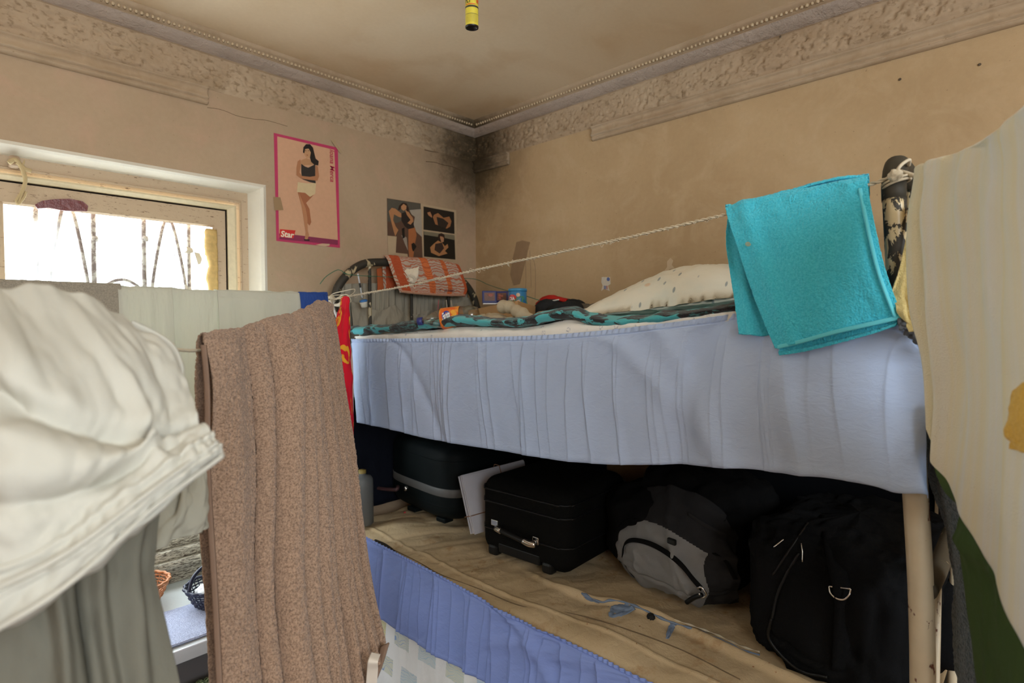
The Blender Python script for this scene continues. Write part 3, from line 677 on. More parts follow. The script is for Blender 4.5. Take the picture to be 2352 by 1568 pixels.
# valances
def fab_blue(name, c1, c2):
    m = NT(name); uvc = m.coord((1, 1, 1), uv=True)
    bc = m.mix(m.noise(5, 3), c1, c2); m.base(bc).rough(.85, .25)
    h = m.math('ADD', m.math('MULTIPLY', m.noise(700, 2), .15), m.math('MULTIPLY', m.noise(34, 5, m.coord((1, 1, 2.2)), .6, .8), 1.0))
    m.bump(h, .0022, .8); m.translucent(.10, bc); return m.m
M_BLUE = fab_blue('pale_blue_cotton', (.55, .68, .95), (.50, .63, .91)); M_BLUE2 = fab_blue('cornflower_cotton', (.24, .33, .72), (.27, .37, .78))
def pleats(U, V, seed, n, amp):
    rs = np.random.RandomState(seed); c = np.sort(rs.uniform(.0, 1.0, n)); r = 0
    for k in range(n):
        a = amp*rs.uniform(.35, 1.0); du = rs.uniform(-.02, .02); w = rs.uniform(.0016, .0045)
        x = U-(c[k]+du*V)
        r = r + a*np.where(x > 0, np.exp(-x/(w*3)), np.exp(x/(w*.5)))*np.clip(.35+V*1.2, 0, 1)
    return r
def valance(name, top, bot, mat, label, cat, seed, hem=.0, big=None, npl=46, apl=.0040, nu=1000, nv=90):
    mid1 = [t*.86+b*.14 for t, b in zip(cr(top, 12), cr(bot, 12))]
    mid2 = [t*.5+b*.5+A(-.004, 0, 0) for t, b in zip(cr(top, 12), cr(bot, 12))]
    def fold(U, V, P):
        r = -pleats(U, V, seed, npl, apl)*np.clip((V-.10)/.1, 0, 1)
        r = r - .0030*np.sin(U*620+2*np.sin(U*40))*np.exp(-(V/.10)**2)                # elastic gathers
        r = r + .0035*np.exp(-((V-.115)/.012)**2)                                      # casing seam
        r = r + .008*fbm(U*7, V*1.3, 0, seed)*np.clip(V*1.4, 0, 1) + .0022*fbm(U*30+V*6, V*4, 0, seed+4)*np.clip(V*2, 0, 1)
        if big is not None: r = r + big(U, V)
        r = r - .0015*np.exp(-((V-.975)/.006)**2)
        return r
    root = cloth(name, [top, mid1, mid2, bot], mat, nu, nv, fold, .0012)
    return tag(root, label, cat)
top = shift(sk_top, -.010)+[A(-.918, -2.192, 1.40)]
bot = edge(SK_BOT, -.950)+[A(-.930, -2.196, 1.135)]
def big_up(U, V):
    d1 = bell(U, .60+.20*V, .02)*.012*np.clip(V*2, 0, 1)*np.clip(1.3-V, 0, 1)
    d2 = bell(U, .80-.06*V, .022)*-.020+bell(U, .86+.02*V, .012)*.012+bell(U, .70+.10*V, .018)*.010+bell(U, .13+.16*V, .014)*-.006
    return -(d1+d2)
valance('bed_valance', top, bot, M_BLUE, 'pale blue gathered cotton valance hanging from the upper bunk', 'bed skirt', 21, big=big_up)
lt = [on(x, y, 'X', -.945) for x, y in ((838, 1230), (850, 1237), (1000, 1315), (1150, 1397), (1300, 1472), (1500, 1568), (1640, 1632))]+[A(-.945, -2.02, .575), A(-.945, -2.17, .575)]
lb = [A(p[0]-.02, p[1], .318+.008*math.sin(p[1]*9)) for p in lt]
def big_lo(U, V): return -(bell(U, .42+.18*V, .02)*.010+bell(U, .52-.06*V, .015)*.006+.004*fbm(U*14+V*5, V*3, 0, 77)*np.clip((U-.33)*6, 0, 1))
valance('bed_valance', lt, lb, M_BLUE2, 'cornflower blue gathered valance hanging from the lower bunk', 'bed skirt', 33, big=big_lo, npl=40, apl=.009)
# patterned sheet hanging behind the lower valance
m = NT('tile_print_sheet'); uv = m.coord((1, 1, 1), uv=True)
ck = m.n('ShaderNodeTexBrick'); ck.offset = .35; ck.inputs['Scale'].default_value = 1; ck.inputs['Brick Width'].default_value = .15; ck.inputs['Row Height'].default_value = .11
ck.inputs['Mortar Size'].default_value = .028; ck.inputs['Mortar Smooth'].default_value = 0; ck.inputs['Bias'].default_value = -.1
for i, c in (('Color1', (.66, .80, .96)), ('Color2', (.80, .68, .25)), ('Mortar', (.93, .96, .98))): ck.inputs[i].default_value = (*c, 1)
m.l(uv, ck.inputs['Vector'])
wv = m.n('ShaderNodeTexWave', wave_type='RINGS'); wv.inputs['Scale'].default_value = 14; wv.inputs['Distortion'].default_value = 9; wv.inputs['Detail'].default_value = 1; wv.inputs['Detail Scale'].default_value = 1.5; m.l(uv, wv.inputs['Vector'])
scr = m.ramp(wv.outputs['Fac'], [(.42, 0.), (.5, 1.), (.6, 1.), (.68, 0.)])
blk = m.ramp(m.noise(3.2, 1, uv), [(.42, 0.), (.5, 1.)])
col = m.mix(m.math('MULTIPLY', m.math('MULTIPLY', scr, m.math('SUBTRACT', 1.0, ck.outputs[1])), .75), ck.outputs[0], m.mix(blk, (.16, .34, .75), (.35, .66, .80)))
m.base(col).rough(.85); m.bump(m.noise(30, 5, m.coord((1, 1, .35))), .005, .8); M_TILE = m.m
tag(cloth('hanging_sheet', [[(-.915, y, .50) for y in (-.12, -.7, -1.3, -2.1)], [(-.93, y, .30) for y in (-.12, -.7, -1.3, -2.1)], [(-.945, y, .03) for y in (-.12, -.7, -1.3, -2.1)]], M_TILE, 200, 60, lambda U, V, P: .008*fbm(U*16, V*1.5, 0, 8)+.003*fbm(U*50, V*3, 0, 9), .0015),
    'white sheet with blue and mustard tile print hanging under the lower bunk', 'sheet')

# blanket rolled along the front edge and spread over the upper mattress
m = NT('zebra_fleece'); co = m.coord((2.2, 1, 1.2))
w = m.ramp(m.noise(9, 3, co, .5, 1.2), [(.525, 0.), (.54, 1.)]); w2 = m.ramp(m.noise(90, 3, m.coord((1, .25, 1)), .7), [(.52, 0.), (.58, 1.)])
tq = (.09, .50, .55); bk = (.018, .016, .018)
m.base(m.mix(w, m.mix(m.math('MULTIPLY', w2, .6), bk, (.09, .30, .31)), tq)).rough(1, .05); m.bump(m.noise(500, 3), .002, 1); m.b.inputs['Sheen Weight'].default_value = .3; M_FLEECE = m.m
up = edge(BL_UP, -.885); lo = edge(BL_LO, -.905); mid = [(a+b)/2+A(-.016, 0, 0) for a, b in zip(edge([(x, y-3) for x, y in BL_UP], -.905), lo)]
flatb = lambda X, z: [(X, y, z) for y in (-.16, -.6, -1.1, -1.6, -2.08)]
tag(cloth('blanket', [shift(lo, .03, 0, .004), lo, mid, shift(up, -.012, 0, -.002), shift(up, .012, 0, .0), shift(up, .05, 0, -.022), flatb(-.78, 1.432), flatb(-.45, 1.432), flatb(-.11, 1.432)], M_FLEECE, 260, 80,
          lambda U, V, P: .004*fbm(P[..., 1]*20, P[..., 2]*20, P[..., 0]*10, 3), .004), 'turquoise and black zebra fleece blanket rolled along the upper bunk edge', 'blanket')

# ------------------------------------------------------------------ lumpy things
def se(c, size, ax=None, e=(.5, .5), nu=48, nv=32, noise=(0, 8, 1), flat=None, fold=None):
    """superellipsoid, radii size"""
    ax = np.eye(3) if ax is None else ax
    U, V = np.meshgrid(np.linspace(-math.pi, math.pi, nu, endpoint=False), np.linspace(-math.pi/2, math.pi/2, nv))
    sp_ = lambda v, p: np.sign(v)*np.abs(v)**p
    L = np.stack([sp_(np.cos(V), e[0])*sp_(np.cos(U), e[1]), sp_(np.cos(V), e[0])*sp_(np.sin(U), e[1]), sp_(np.sin(V), e[0])], 2)
    P = L*np.array(size)
    N = L/np.maximum(np.linalg.norm(L, axis=2, keepdims=True), 1e-6)
    if noise[0]:
        q = P*noise[1]; P = P+N*(noise[0]*fbm(q[..., 0], q[..., 1], q[..., 2], noise[2]))[..., None]
    if fold is not None: P = P+N*fold(L)[..., None]
    if flat is not None: P[..., 2] = np.maximum(P[..., 2], flat)
    P = P@ax+np.array(c)
    return P.reshape(-1, 3), grid_faces(nv-1, nu, True)
def blob(name, c, size, mat, parent=None, **k):
    V, F = se(c, size, **k); return obj(name, V, F, mat, parent, True)
def heap(name, c, size, mat, parent=None, seed=1, amp=.014, fr=16, flat=None, ax=None, e=(.8, .9), nu=90, nv=56):
    def f(L): 
        q = L*np.array(size)*fr
        r = 1-np.abs(fbm(q[..., 0], q[..., 1], q[..., 2], seed, 4))*1.5
        return amp*r
    V, F = se(c, size, ax=ax, e=e, nu=nu, nv=nv, fold=f, flat=flat); return obj(name, V, F, mat, parent, True)

# ------------------------------------------------------------------ things on the upper bunk
ZB = 1.437
m = NT('faded_leaf_print'); co = m.coord((1, 1, 1))
le = m.ramp(m.vor(15, m.coord((1, 2.6, 1), rot=(.5, .2, .7)), rnd=.95), [(.13, 1.), (.18, 0.)]); le2 = m.ramp(m.vor(9, m.coord((1.3, 1, 1), rot=(.4, .6, 1))), [(.09, 1.), (.13, 0.)])
bcol = m.mix(m.ramp(m.noise(6, 3), [(.45, 0.), (.65, 1.)]), (.93, .90, .78), (.82, .85, .76))
bcol = m.mix(m.math('MULTIPLY', le2, .55), bcol, (.80, .50, .28)); m.base(m.mix(m.math('MULTIPLY', le, .7), bcol, (.20, .27, .32))).rough(.9, .2); m.bump(m.noise(22, 4), .004, .8); m.translucent(.05, bcol); M_PILLOW = m.m
def pillow(name, c, ax, L, Wd, T, mat, parent=None, seed=2, lean=.6):
    n = 50; U, V = np.meshgrid(np.linspace(-1, 1, n+1), np.linspace(-1, 1, n+1)); V_ = []; F_ = []
    h = (1-np.abs(U)**2.2)**.5*(1-np.abs(V)**2.4)**.55*T*(1+lean*.5*U)
    pin = 1-.07*(1-U**2)*0; ex = 1+.04*(np.abs(U*V))**3
    W_ = fbm(U*3, V*3, 0, seed)*.006*(1-U**4)*(1-V**4)+.003*fbm(U*9, V*9, 0, seed)
    for sgn in (1, -1):
        o = len(V_); P = np.stack([U*L*ex, V*Wd*ex, sgn*(h+.003)*(1 if sgn > 0 else .06)+W_*sgn], 2).reshape(-1, 3)@ax+np.array(c)
        V_ += list(P); F_ += [tuple(o+i for i in f) for f in grid_faces(n, n)]
    w = n+1; N0 = w*w; ring = [i for i in range(w)]+[k*w+n for k in range(1, w)]+[n*w+i for i in range(n-1, -1, -1)]+[k*w for k in range(n-1, 0, -1)]
    for a, b in zip(ring, ring[1:]+ring[:1]): F_.append((a, b, b+N0, a+N0))
    return obj(name, V_, F_, mat, parent, True)
pz = on(1365, 730, 'X', -.62); pz2 = on(1690, 706, 'X', -.50)
pc = (pz+pz2)/2+A(.07, 0, -.004); pax = axes(pz2-pz+A(0, 0, .02), (.10, 0, 1))
pw = thing('pillow', 'cream pillow with faded grey leaf print lying on the zebra blanket', 'pillow', pc-A(0, 0, .04))
pillow('pillowcase', pc, pax, .285, .17, .128, M_PILLOW, pw, 4, lean=.75)
blob('corner_ear', on(1628, 684, 'X', -.585)+A(0, 0, 0), (.034, .026, .016), M_PILLOW, pw, ax=axes((.1, .95, .3), (0, -.3, 1)), e=(1, 1), noise=(.003, 60, 2))
p2 = on(1690, 700, 'X', -.30)
tag(blob('cushion', p2+A(0, -.06, -.03), (.10, .13, .065), fabric('peach_print_cotton', (.78, .50, .28), .25, wr=.004), noise=(.008, 14, 3), e=(.8, .8)), 'peach printed cushion end behind the leaf-print pillow', 'cushion')
tag(heap('red_cloth', on(1690, 687, 'X', -.16)+A(0, -.05, -.012), (.05, .10, .03), fabric('dark_red_cloth', (.42, .03, .03)), None, 5), 'small dark red cloth by the wall behind the pillow', 'cloth')

# clothes between box and pillow
M_JRED = fabric('red_jersey', (.50, .025, .02), .1, .0005); M_JBLK = fabric('charcoal_fabric', (.028, .030, .033), .2, .0006)
jk = thing('jacket', 'folded red and charcoal jacket with a white piping lying against the bed wall', 'jacket', on(1270, 720, 'X', -.30))
jc = on(1283, 712, 'X', -.34)
def jrow(pts, X): return [on(x, y, 'X', X) for x, y in pts]
heap('body', jc+A(.02, 0, -.012), (.07, .125, .058), M_JBLK, jk, 8, .008, 14, ax=axes((.25, .9, 0), (0, 0, 1)))
cloth('red_panel', [jrow(((1232, 720), (1250, 700), (1275, 690), (1300, 692)), -.385), jrow(((1231, 700), (1246, 686), (1268, 681), (1302, 687)), -.365), jrow(((1234, 694), (1250, 683), (1275, 680), (1306, 692)), -.31)], M_JRED, 40, 20, lambda U, V, P: .002*fbm(U*6, V*4, 0, 2), .006, jk)
tube('piping', jrow(((1230, 722), (1242, 706), (1262, 693), (1284, 688)), -.40), .0028, plain('white_piping', (.75, .72, .68), .6), jk, 8, 30)
heap('sleeve', on(1302, 716, 'X', -.42), (.05, .075, .035), M_JBLK, jk, 12, .006, 18, ax=axes((.3, .8, -.2), (0, 0, 1)))
tag(heap('trousers', on(1350, 720, 'X', -.34)+A(.02, 0, -.008), (.07, .135, .042), fabric('grey_brown_twill', (.15, .135, .115), .15, .0006), None, 15, .010, 15), 'crumpled grey-brown trousers between the jacket and the leaf-print pillow', 'trousers')

# carton with clothes in front
M_CARD = plain('cardboard', (.50, .29, .13), .8, var=.1, scale=10)
M_CARDIN = plain('cardboard_edge', (.62, .42, .22), .8)
cx_ = thing('cardboard_box', 'open brown cardboard carton below the blue tin', 'box', dep(1170, 735, 2.25))
ctop = [dep(1078, 713, 2.50), dep(1187, 691, 2.10), dep(1233, 705, 2.34), dep(1142, 716, 2.70)]
zc = ZB
def wallq(a, b, name):
    th = .005; d = (b-a)/np.linalg.norm(b-a); n_ = np.cross(d, A(0, 0, 1)); a2 = A(a[0], a[1], zc); b2 = A(b[0], b[1], zc)
    V, F = slab([a2, b2, b, a], n_, th); return obj(name, V, F, M_CARD, cx_, False)
for k in range(4): wallq(ctop[k], ctop[(k+1) % 4], 'side_wall')
V, F = slab([A(p[0], p[1], zc+.001) for p in ctop], (0, 0, 1), .004); obj('base', V, F, M_CARD, cx_, False)

tc_ = dep(1189, 700, 2.36); tc_[2] = 1.475; tr_ = .0375
tin = thing('snack_tin', 'round blue snack tin with red oval label standing on a shelf of the carton', 'tin', tc_)
TH = on(1189, 663, 'X', tc_[0])[2]-tc_[2]
M_TIN = plain('tin_blue', (.03, .20, .42), .3); M_TLID = plain('tin_lid_blue', (.05, .27, .50), .35)
lathe('can', tc_, [(0, 0), (tr_-.002, 0), (tr_, .003), (tr_, TH-.01), (tr_-.001, TH-.008)], M_TIN, tin)
lathe('lid', tc_, [(tr_-.001, TH-.012), (tr_+.0015, TH-.012), (tr_+.002, TH-.006), (tr_+.001, TH), (tr_-.004, TH+.001), (tr_-.005, TH-.003), (0, TH-.003)], M_TLID, tin)
vw = CAM-tc_; vw[2] = 0; vw /= np.linalg.norm(vw); vr = np.cross(A(0, 0, 1), vw)
def oncyl(c, r, a, z): return c+vw*r*math.cos(a)+vr*r*math.sin(a)+A(0, 0, z)
def cyl_patch(name, c, r, pts, mat, parent, off=.0006):
    """polygon in (angle, z) wrapped on the cylinder: subdivided fan strip"""
    cxm = sum(p[0] for p in pts)/len(pts); czm = sum(p[1] for p in pts)/len(pts); V = []; F = []; n = len(pts); K = 4
    V.append(oncyl(c, r+off, cxm, czm))
    for k in range(1, K+1):
        for p in pts: V.append(oncyl(c, r+off, cxm+(p[0]-cxm)*k/K, czm+(p[1]-czm)*k/K))
    for i in range(n): F.append((0, 1+i, 1+(i+1) % n))
    for k in range(K-1):
        for i in range(n): F.append((1+k*n+i, 1+(k+1)*n+i, 1+(k+1)*n+(i+1) % n, 1+k*n+(i+1) % n))
    return obj(name, V, F, mat, parent, True)
cyl_patch('oval_label', tc_, tr_, [(-.65+.55*math.cos(t), TH*.66+.017*math.sin(t)) for t in np.linspace(0, 6.28, 20, endpoint=False)], plain('tin_red', (.60, .04, .03), .4), tin)
cyl_patch('label_panel', tc_, tr_, [(-1.2, .028), (.1, .028), (.1, .008), (-1.2, .008)], plain('tin_light_blue', (.10, .38, .62), .4), tin)
for a, z in ((.05, TH*.78), (.08, TH*.55), (.02, TH*.40)): cyl_patch('nut_picture', tc_, tr_, [(a+.22*math.cos(t), z+.008*math.sin(t)) for t in np.linspace(0, 6.28, 10, endpoint=False)], plain('nut_brown', (.62, .42, .25), .4), tin, .0009)
def wrap_text(name, s, c, r, a0, a1, z0, z1, mat, parent, off=.0012, bold=.03, slope=0, axm=None):
    o = text(name, s, (0, 0, 0), (1, 0, 0), (0, 1, 0), 1, 1, mat, parent, bold=bold); me = o.data
    for v in me.vertices:
        q = oncyl(c, r+off, a0+(a1-a0)*v.co.x, z0+(z1-z0)*v.co.y+slope*v.co.x) if axm is None else axm(a0+(a1-a0)*v.co.x, z0+(z1-z0)*v.co.y)
        v.co = Vector(q)
    me.update(); return o
M_LW = plain('label_white', (.85, .85, .82), .5)
wrap_text('label_lettering', 'DIA', tc_, tr_, -1.0, -.3, TH*.60, TH*.72, M_LW, tin)
wrap_text('label_lettering', 'anuts', tc_, tr_, -1.15, .05, .012, .026, M_LW, tin)

# two little framed cases leaning side by side
M_CASE = plain('case_navy', (.02, .03, .16), .35); M_CPIC = plain('case_picture', (.16, .07, .05), .4, var=.5, scale=60)
def case(px, D, w, h, yaw, label):
    c = dep(px[0], px[1], D); v = CAM-c; v[2] = 0; v /= np.linalg.norm(v); x = np.cross(A(0, 0, 1), v); x = x@rotz(yaw); ax = axes(x, (v*-.18+A(0, 0, 1)))
    r = thing('picture_case', label, 'case', c-A(0, 0, h/2), 'navy picture cases'); sy = .012
    V, F = boxg(c, (w, sy, h), ax, .003); obj('case_body', V, F, M_CASE, r, False)
    fr_ = -ax[1] if ax[1]@v < 0 else ax[1]
    V, F = boxg(c+fr_*(sy/2+.0008), (w*.72, .001, h*.66), ax); obj('cover_picture', V, F, M_CPIC, r, False)
    for k in range(4):
        q = c+fr_*(sy/2+.0018)+ax[0]*w*random.uniform(-.22, .22)+ax[2]*h*random.uniform(-.2, .2)
        V, F = se(q, (w*.12, .0006, h*.1), ax=ax, e=(1, 1), nu=10, nv=6); obj('picture_patch', V, F, P_('a05848'), r)
    V, F = boxg(c-ax[2]*(h/2+.003), (w*.9, .012, .005), ax); obj('silver_edge', V, F, plain('silver_edge', (.75, .75, .78), .3), r, False)
case((1124, 682), 2.45, .062, .054, 6, 'left of two navy picture cases behind the carton, silver edge below')
case((1153, 682), 2.52, .056, .052, -10, 'right of two navy picture cases behind the carton, next to the tin')

# beige trousers spilling in front of the carton
M_BEI = fabric('beige_cotton', (.50, .42, .30), .15, .0006, wr=.004)
tb = thing('rolled_trousers', 'beige cotton trousers crumpled in front of the cardboard carton', 'trousers', dep(1160, 740, 1.95))
tube('trouser_leg', [dep(1150, 704, 2.0), dep(1172, 706, 1.97), dep(1200, 722, 1.92), dep(1232, 742, 1.88), dep(1262, 752, 1.86)], .021, M_BEI, tb, 20, 60, rf=lambda t: 1+.12*math.sin(t*17)+.08*math.sin(t*41))
heap('waist_heap', dep(1125, 741, 2.02), (.09, .06, .024), M_BEI, tb, 22, .012, 16, ax=rotz(40))
heap('waist_heap', dep(1185, 747, 1.96), (.08, .06, .022), M_BEI, tb, 25, .010, 20, ax=rotz(40))
tag(heap('cream_cloth', dep(1255, 726, 1.98), (.05, .035, .014), fabric('cream_cotton', (.62, .54, .42)), None, 27, .006, 30, ax=rotz(40)), 'small crumpled cream cloth below the folded jacket', 'cloth')

# soft drink bottle lying on its side
m = NT('clear_plastic'); t1 = m.n('ShaderNodeBsdfTransparent'); t1.inputs[0].default_value = (.86, .84, .80, 1); g1 = m.n('ShaderNodeBsdfGlossy'); g1.inputs['Roughness'].default_value = .12
lw = m.n('ShaderNodeLayerWeight'); lw.inputs[0].default_value = .35; mxs = m.n('ShaderNodeMixShader'); m.l(m.math('ADD', m.math('MULTIPLY', lw.outputs['Facing'], .55), .10), mxs.inputs[0]); m.l(t1.outputs[0], mxs.inputs[1]); m.l(g1.outputs[0], mxs.inputs[2]); m.l(mxs.outputs[0], m.out.inputs[0]); M_PET = m.m
b0 = dep(962, 738, 2.02); b1 = dep(1098, 722, 1.98); bl = np.linalg.norm(b1-b0); bax = axes(np.cross(A(0, 0, 1), (b1-b0)), b1-b0)
bt = thing('drink_bottle', 'empty clear plastic bottle with orange label lying on the zebra blanket', 'bottle', b0)
rb = .036
lathe('bottle_body', b0, [(.011, .012), (.011, .022), (.016, .035), (.026, .055), (rb-.003, .078), (rb, .09), (rb, bl*.48), (rb-.001, bl*.5), (rb-.001, bl*.72), (rb, bl*.74), (rb-.003, bl*.80), (rb, bl*.86), (rb-.004, bl*.93), (rb-.010, bl), (.012, bl-.004), (0, bl-.002)], M_PET, bt, bax)
lathe('bottle_cap', b0, [(0, -.004), (.013, -.004), (.0145, 0), (.0145, .014), (.010, .015)], plain('cap_blue', (.03, .04, .20), .4), bt, bax)
m = NT('orange_print'); m.base(m.mix(m.ramp(m.noise(38, 2), [(.45, 0.), (.6, 1.)]), (.80, .14, .02), (.85, .34, .05))).rough(.35); M_ORL = m.m
lathe('bottle_label', b0, [(rb+.0006, bl*.40), (rb+.0012, bl*.41), (rb+.0012, bl*.71), (rb+.0006, bl*.72)], M_ORL, bt, bax, seg=40)
def onb(a, z):   # a: around (0 faces the camera), z: along
    v = CAM-b0; v = v-bax[2]*(v@bax[2]); v /= np.linalg.norm(v); w_ = np.cross(bax[2], v)
    if w_[2] < 0: w_ = -w_
    return b0+bax[2]*z+(v*math.cos(a)+w_*math.sin(a))*(rb+.0022)
def bpatch(name, cz, ca, rz, ra, mat, n=14):
    pts = [(ca+ra*math.sin(t), cz+rz*math.cos(t)) for t in np.linspace(0, 6.28, n, endpoint=False)]; V = [onb(ca, cz)]+[onb(*p) for p in pts]
    obj(name, V, [(0, 1+i, 1+(i+1) % n) for i in range(n)], mat, bt, True)
bpatch('label_emblem', bl*.52, .25, bl*.07, .50, plain('deep_blue_print', (.04, .05, .30), .4))
o = text('label_lettering', 'Fanta', (0, 0, 0), (1, 0, 0), (0, 1, 0), 1, 1, M_LW, bt, bold=.04)
for v in o.data.vertices: v.co = Vector(onb(-.10+.75*v.co.y+.25*(v.co.x-.5), bl*(.455+.13*v.co.x))+(CAM-b0)/np.linalg.norm(CAM-b0)*.0012)
for cz, ca in ((.63, .55), (.63, .02), (.66, .3)): bpatch('orange_picture', bl*cz, ca, bl*.035, .22, plain('orange_yellow', (.90, .42, .05), .4))

# papers tucked behind the headboard bars
for k, (px, col, tl, lb_) in enumerate(((1006, 'a02030', .10, 'red paper leaflet tucked behind the headboard bars, leftmost'), (1017, '3a3436', .04, 'dark paper leaflet tucked between two pale ones behind the headboard bars'), (1027, 'd8cbb4', -.12, 'pale paper leaflet tucked behind the headboard bars beside the dark one'), (1039, 'cbbba0', -.22, 'rightmost pale paper leaflet tucked behind the headboard bars'))):
    c = on(px, 710, 'Y', -.16); ax = axes((math.cos(.9), math.sin(.9), 0), (tl, 0, 1))
    V, F = boxg(c, (.05, .003, .09), ax); tag(obj('leaflet', V, F, plain('leaflet_%d' % k, col, .5), None, False), lb_, 'paper', 'leaflets behind the headboard bars')

# curtain stretched behind the headboard
m = NT('grey_lawn'); bc = m.mix(m.noise(8, 3), (.40, .365, .29), (.50, .455, .37)); m.base(bc).rough(.9, .15); m.bump(m.math('ADD', m.noise(500, 2), m.math('MULTIPLY', m.noise(30, 4, m.coord((1, 1, .3))), 3)), .002, .8); m.translucent(.15, bc); M_GREYC = m.m
def onH(x, y, Y=-.055): return on(x, y, 'Y', Y)
hc = thing('headboard_curtain', 'grey gathered curtain strung behind the bars of the far bed end', 'curtain', onH(940, 760))
ctp = [(-.90, -.055, 1.63), (-.70, -.055, 1.645), (-.45, -.055, 1.65), (-.25, -.055, 1.655), (-.10, -.055, 1.64)]
cloth('upper_drop', [ctp, [(p[0], p[1], 1.52) for p in ctp], [(p[0], p[1], 1.36) for p in ctp]], M_GREYC, 300, 40, lambda U, V, P: .007*np.sin(U*150+3*np.sin(U*21)+V*1.5)*(1-.5*V)+.003*fbm(U*60, V*3, 0, 6), .0015, hc)
sw = [onH(x, y, -.068) for x, y in ((806, 690), (830, 700), (860, 712), (880, 712), (905, 700), (925, 716), (950, 724), (985, 712), (1020, 712), (1060, 690), (1085, 680))]
cloth('lower_drop', [sw, [A(p[0], -.078, 1.45) for p in sw], [A(p[0], -.068, 1.36) for p in sw]], M_GREYC, 200, 40, lambda U, V, P: .006*fbm(U*22, V*3, 0, 12)+.004*np.sin(U*60+V*9), .0015, hc)
tag(tube('green_string', [on(735, 652, 'Y', -.12), on(750, 634, 'Y', -.12), on(778, 619, 'Y', -.12), on(795, 629, 'Y', -.13), on(830, 633, 'Y', -.14), on(900, 636, 'Y', -.13), on(1000, 640, 'Y', -.13), on(1085, 640, 'Y', -.12), on(1120, 653, 'Y', -.14)]+[dep(1150, 663, 2.62), dep(1200, 677, 2.40), dep(1240, 690, 2.30)], .0016, plain('green_twine', (.03, .16, .09), .6), None, 6, 120), 'thin dark green string tied across the far bed end to the clothes on the bunk', 'string')
gk = thing('green_knot', 'green plastic string bow tied beside the blue tin', 'string', dep(1195, 690, 2.28))
for pts in (((1178, 696), (1188, 683), (1203, 682), (1196, 696), (1186, 700)), ((1200, 682), (1208, 690), (1212, 702)), ((1200, 683), (1200, 694), (1206, 703)), ((1168, 690), (1182, 690), (1200, 680))):
    tube('string_loop', [dep(x, y, 2.27) for x, y in pts], .0016, plain('green_twine_light', (.06, .26, .12), .5), gk, 6, 30)

# pen-like tube and capped cup hanging at the headboard
tb_ = thing('hanging_toothbrush', 'slim silver and black toothbrush hanging on a string at the far bed end', 'toothbrush', on(830, 660, 'Y', -.13))
q = lambda x, y: on(x, y, 'Y', -.135)
tube('handle', [q(822, 628), q(826, 650)], .0035, plain('silver_plastic', (.55, .58, .62), .3), tb_, 10, 6)
tube('grip', [q(826, 650), q(828, 660)], .0045, plain('black_grip', (.02, .02, .02), .5), tb_, 10, 6)
tube('handle', [q(828, 660), q(832, 684)], .0032, plain('silver_plastic', (.55, .58, .62), .3), tb_, 10, 6)
cp = thing('capped_bottle', 'small white bottle with blue ribbed cap hanging at the far bed end', 'bottle', q(838, 705))
cc = q(837, 706); lathe('bottle_body', cc, [(0, 0), (.011, 0), (.014, .004), (.016, .018), (.0165, .024), (.010, .026)], plain('milky_plastic', (.70, .68, .60), .4), cp, axes((1, 0, .2), (-.15, 0, 1)))
lathe('bottle_cap', cc+A(-.003, 0, .024), [(.014, 0), (.0175, .001), (.0175, .008), (.009, .012), (0, .012)], plain('cap_bright_blue', (.04, .18, .50), .4), cp, axes((1, 0, .2), (-.15, 0, 1)))

# orange patterned towel over the far arch
m = NT('orange_damask'); uv = m.coord((1, 1, 1), uv=True); s_ = m.xyz(uv)
band = m.ramp(m.math('DIVIDE', s_[0], .46), [(0, (.60, .50, .40)), (.035, (.52, .10, .04)), (.145, (.56, .44, .36)), (.40, (.72, .20, .07)), (.49, (.56, .44, .36)), (.66, (.72, .20, .07)), (.73, (.56, .44, .36)), (.90, (.55, .11, .04)), (.97, (.60, .50, .40))], True)
mm = m.math('PINGPONG', m.math('ADD', s_[0], .012), .055)
cmb = m.n('ShaderNodeCombineXYZ'); m.l(mm, cmb.inputs[0]); m.l(s_[1], cmb.inputs[1])
wv = m.n('ShaderNodeTexWave', wave_type='RINGS', rings_direction='SPHERICAL'); wv.inputs['Scale'].default_value = 22; wv.inputs['Distortion'].default_value = 12; wv.inputs['Detail'].default_value = 1.5; wv.inputs['Detail Scale'].default_value = 1.0; m.l(cmb.outputs[0], wv.inputs['Vector'])
swl = m.ramp(wv.outputs['Fac'], [(.62, 0.), (.70, 1.)])
m.base(m.mix(m.math('MULTIPLY', swl, .85), band, (.52, .12, .05))).rough(1, .1); m.bump(m.noise(420, 3), .002, 1); M_ORT = m.m
ot = thing('hand_towel', 'orange and cream patterned hand towel folded over the far arched bed end', 'towel', (-.45, -.12, 1.60))
def orow(z, Y, x0, x1): return [(x0, Y, z), ((x0+x1)/2, Y-.004, z+.002), (x1, Y, z-.006)]
cloth('towel_cloth', [orow(1.62, -.070, -.655, -.23), orow(1.70, -.072, -.66, -.23), orow(1.750, -.080, -.665, -.235), orow(1.772, -.10, -.670, -.240), orow(1.757, -.128, -.672, -.232), orow(1.70, -.135, -.655, -.210), orow(1.64, -.138, -.63, -.195), orow(1.60, -.140, -.612, -.21)], M_ORT, 120, 90, lambda U, V, P: .004*fbm(U*5, V*3, 0, 31)+.0015*fbm(U*40, V*30, 0, 32), .006, ot)
M_PINKH = terry('pink_hem', (.62, .33, .22), None, 500, .001)
tube('hem', [(-.61, -.146, 1.606), (-.50, -.150, 1.600), (-.35, -.149, 1.598), (-.215, -.146, 1.602)], .006, M_PINKH, ot, 8, 40)
M_INK = plain('laundry_ink', (.06, .03, .05), .7)
text('laundry_mark', 'Y   J53881', (-.385, -.1465, 1.613), (1, 0, 0), (0, 0, 1), .10, .014, M_INK, ot, bold=.01)
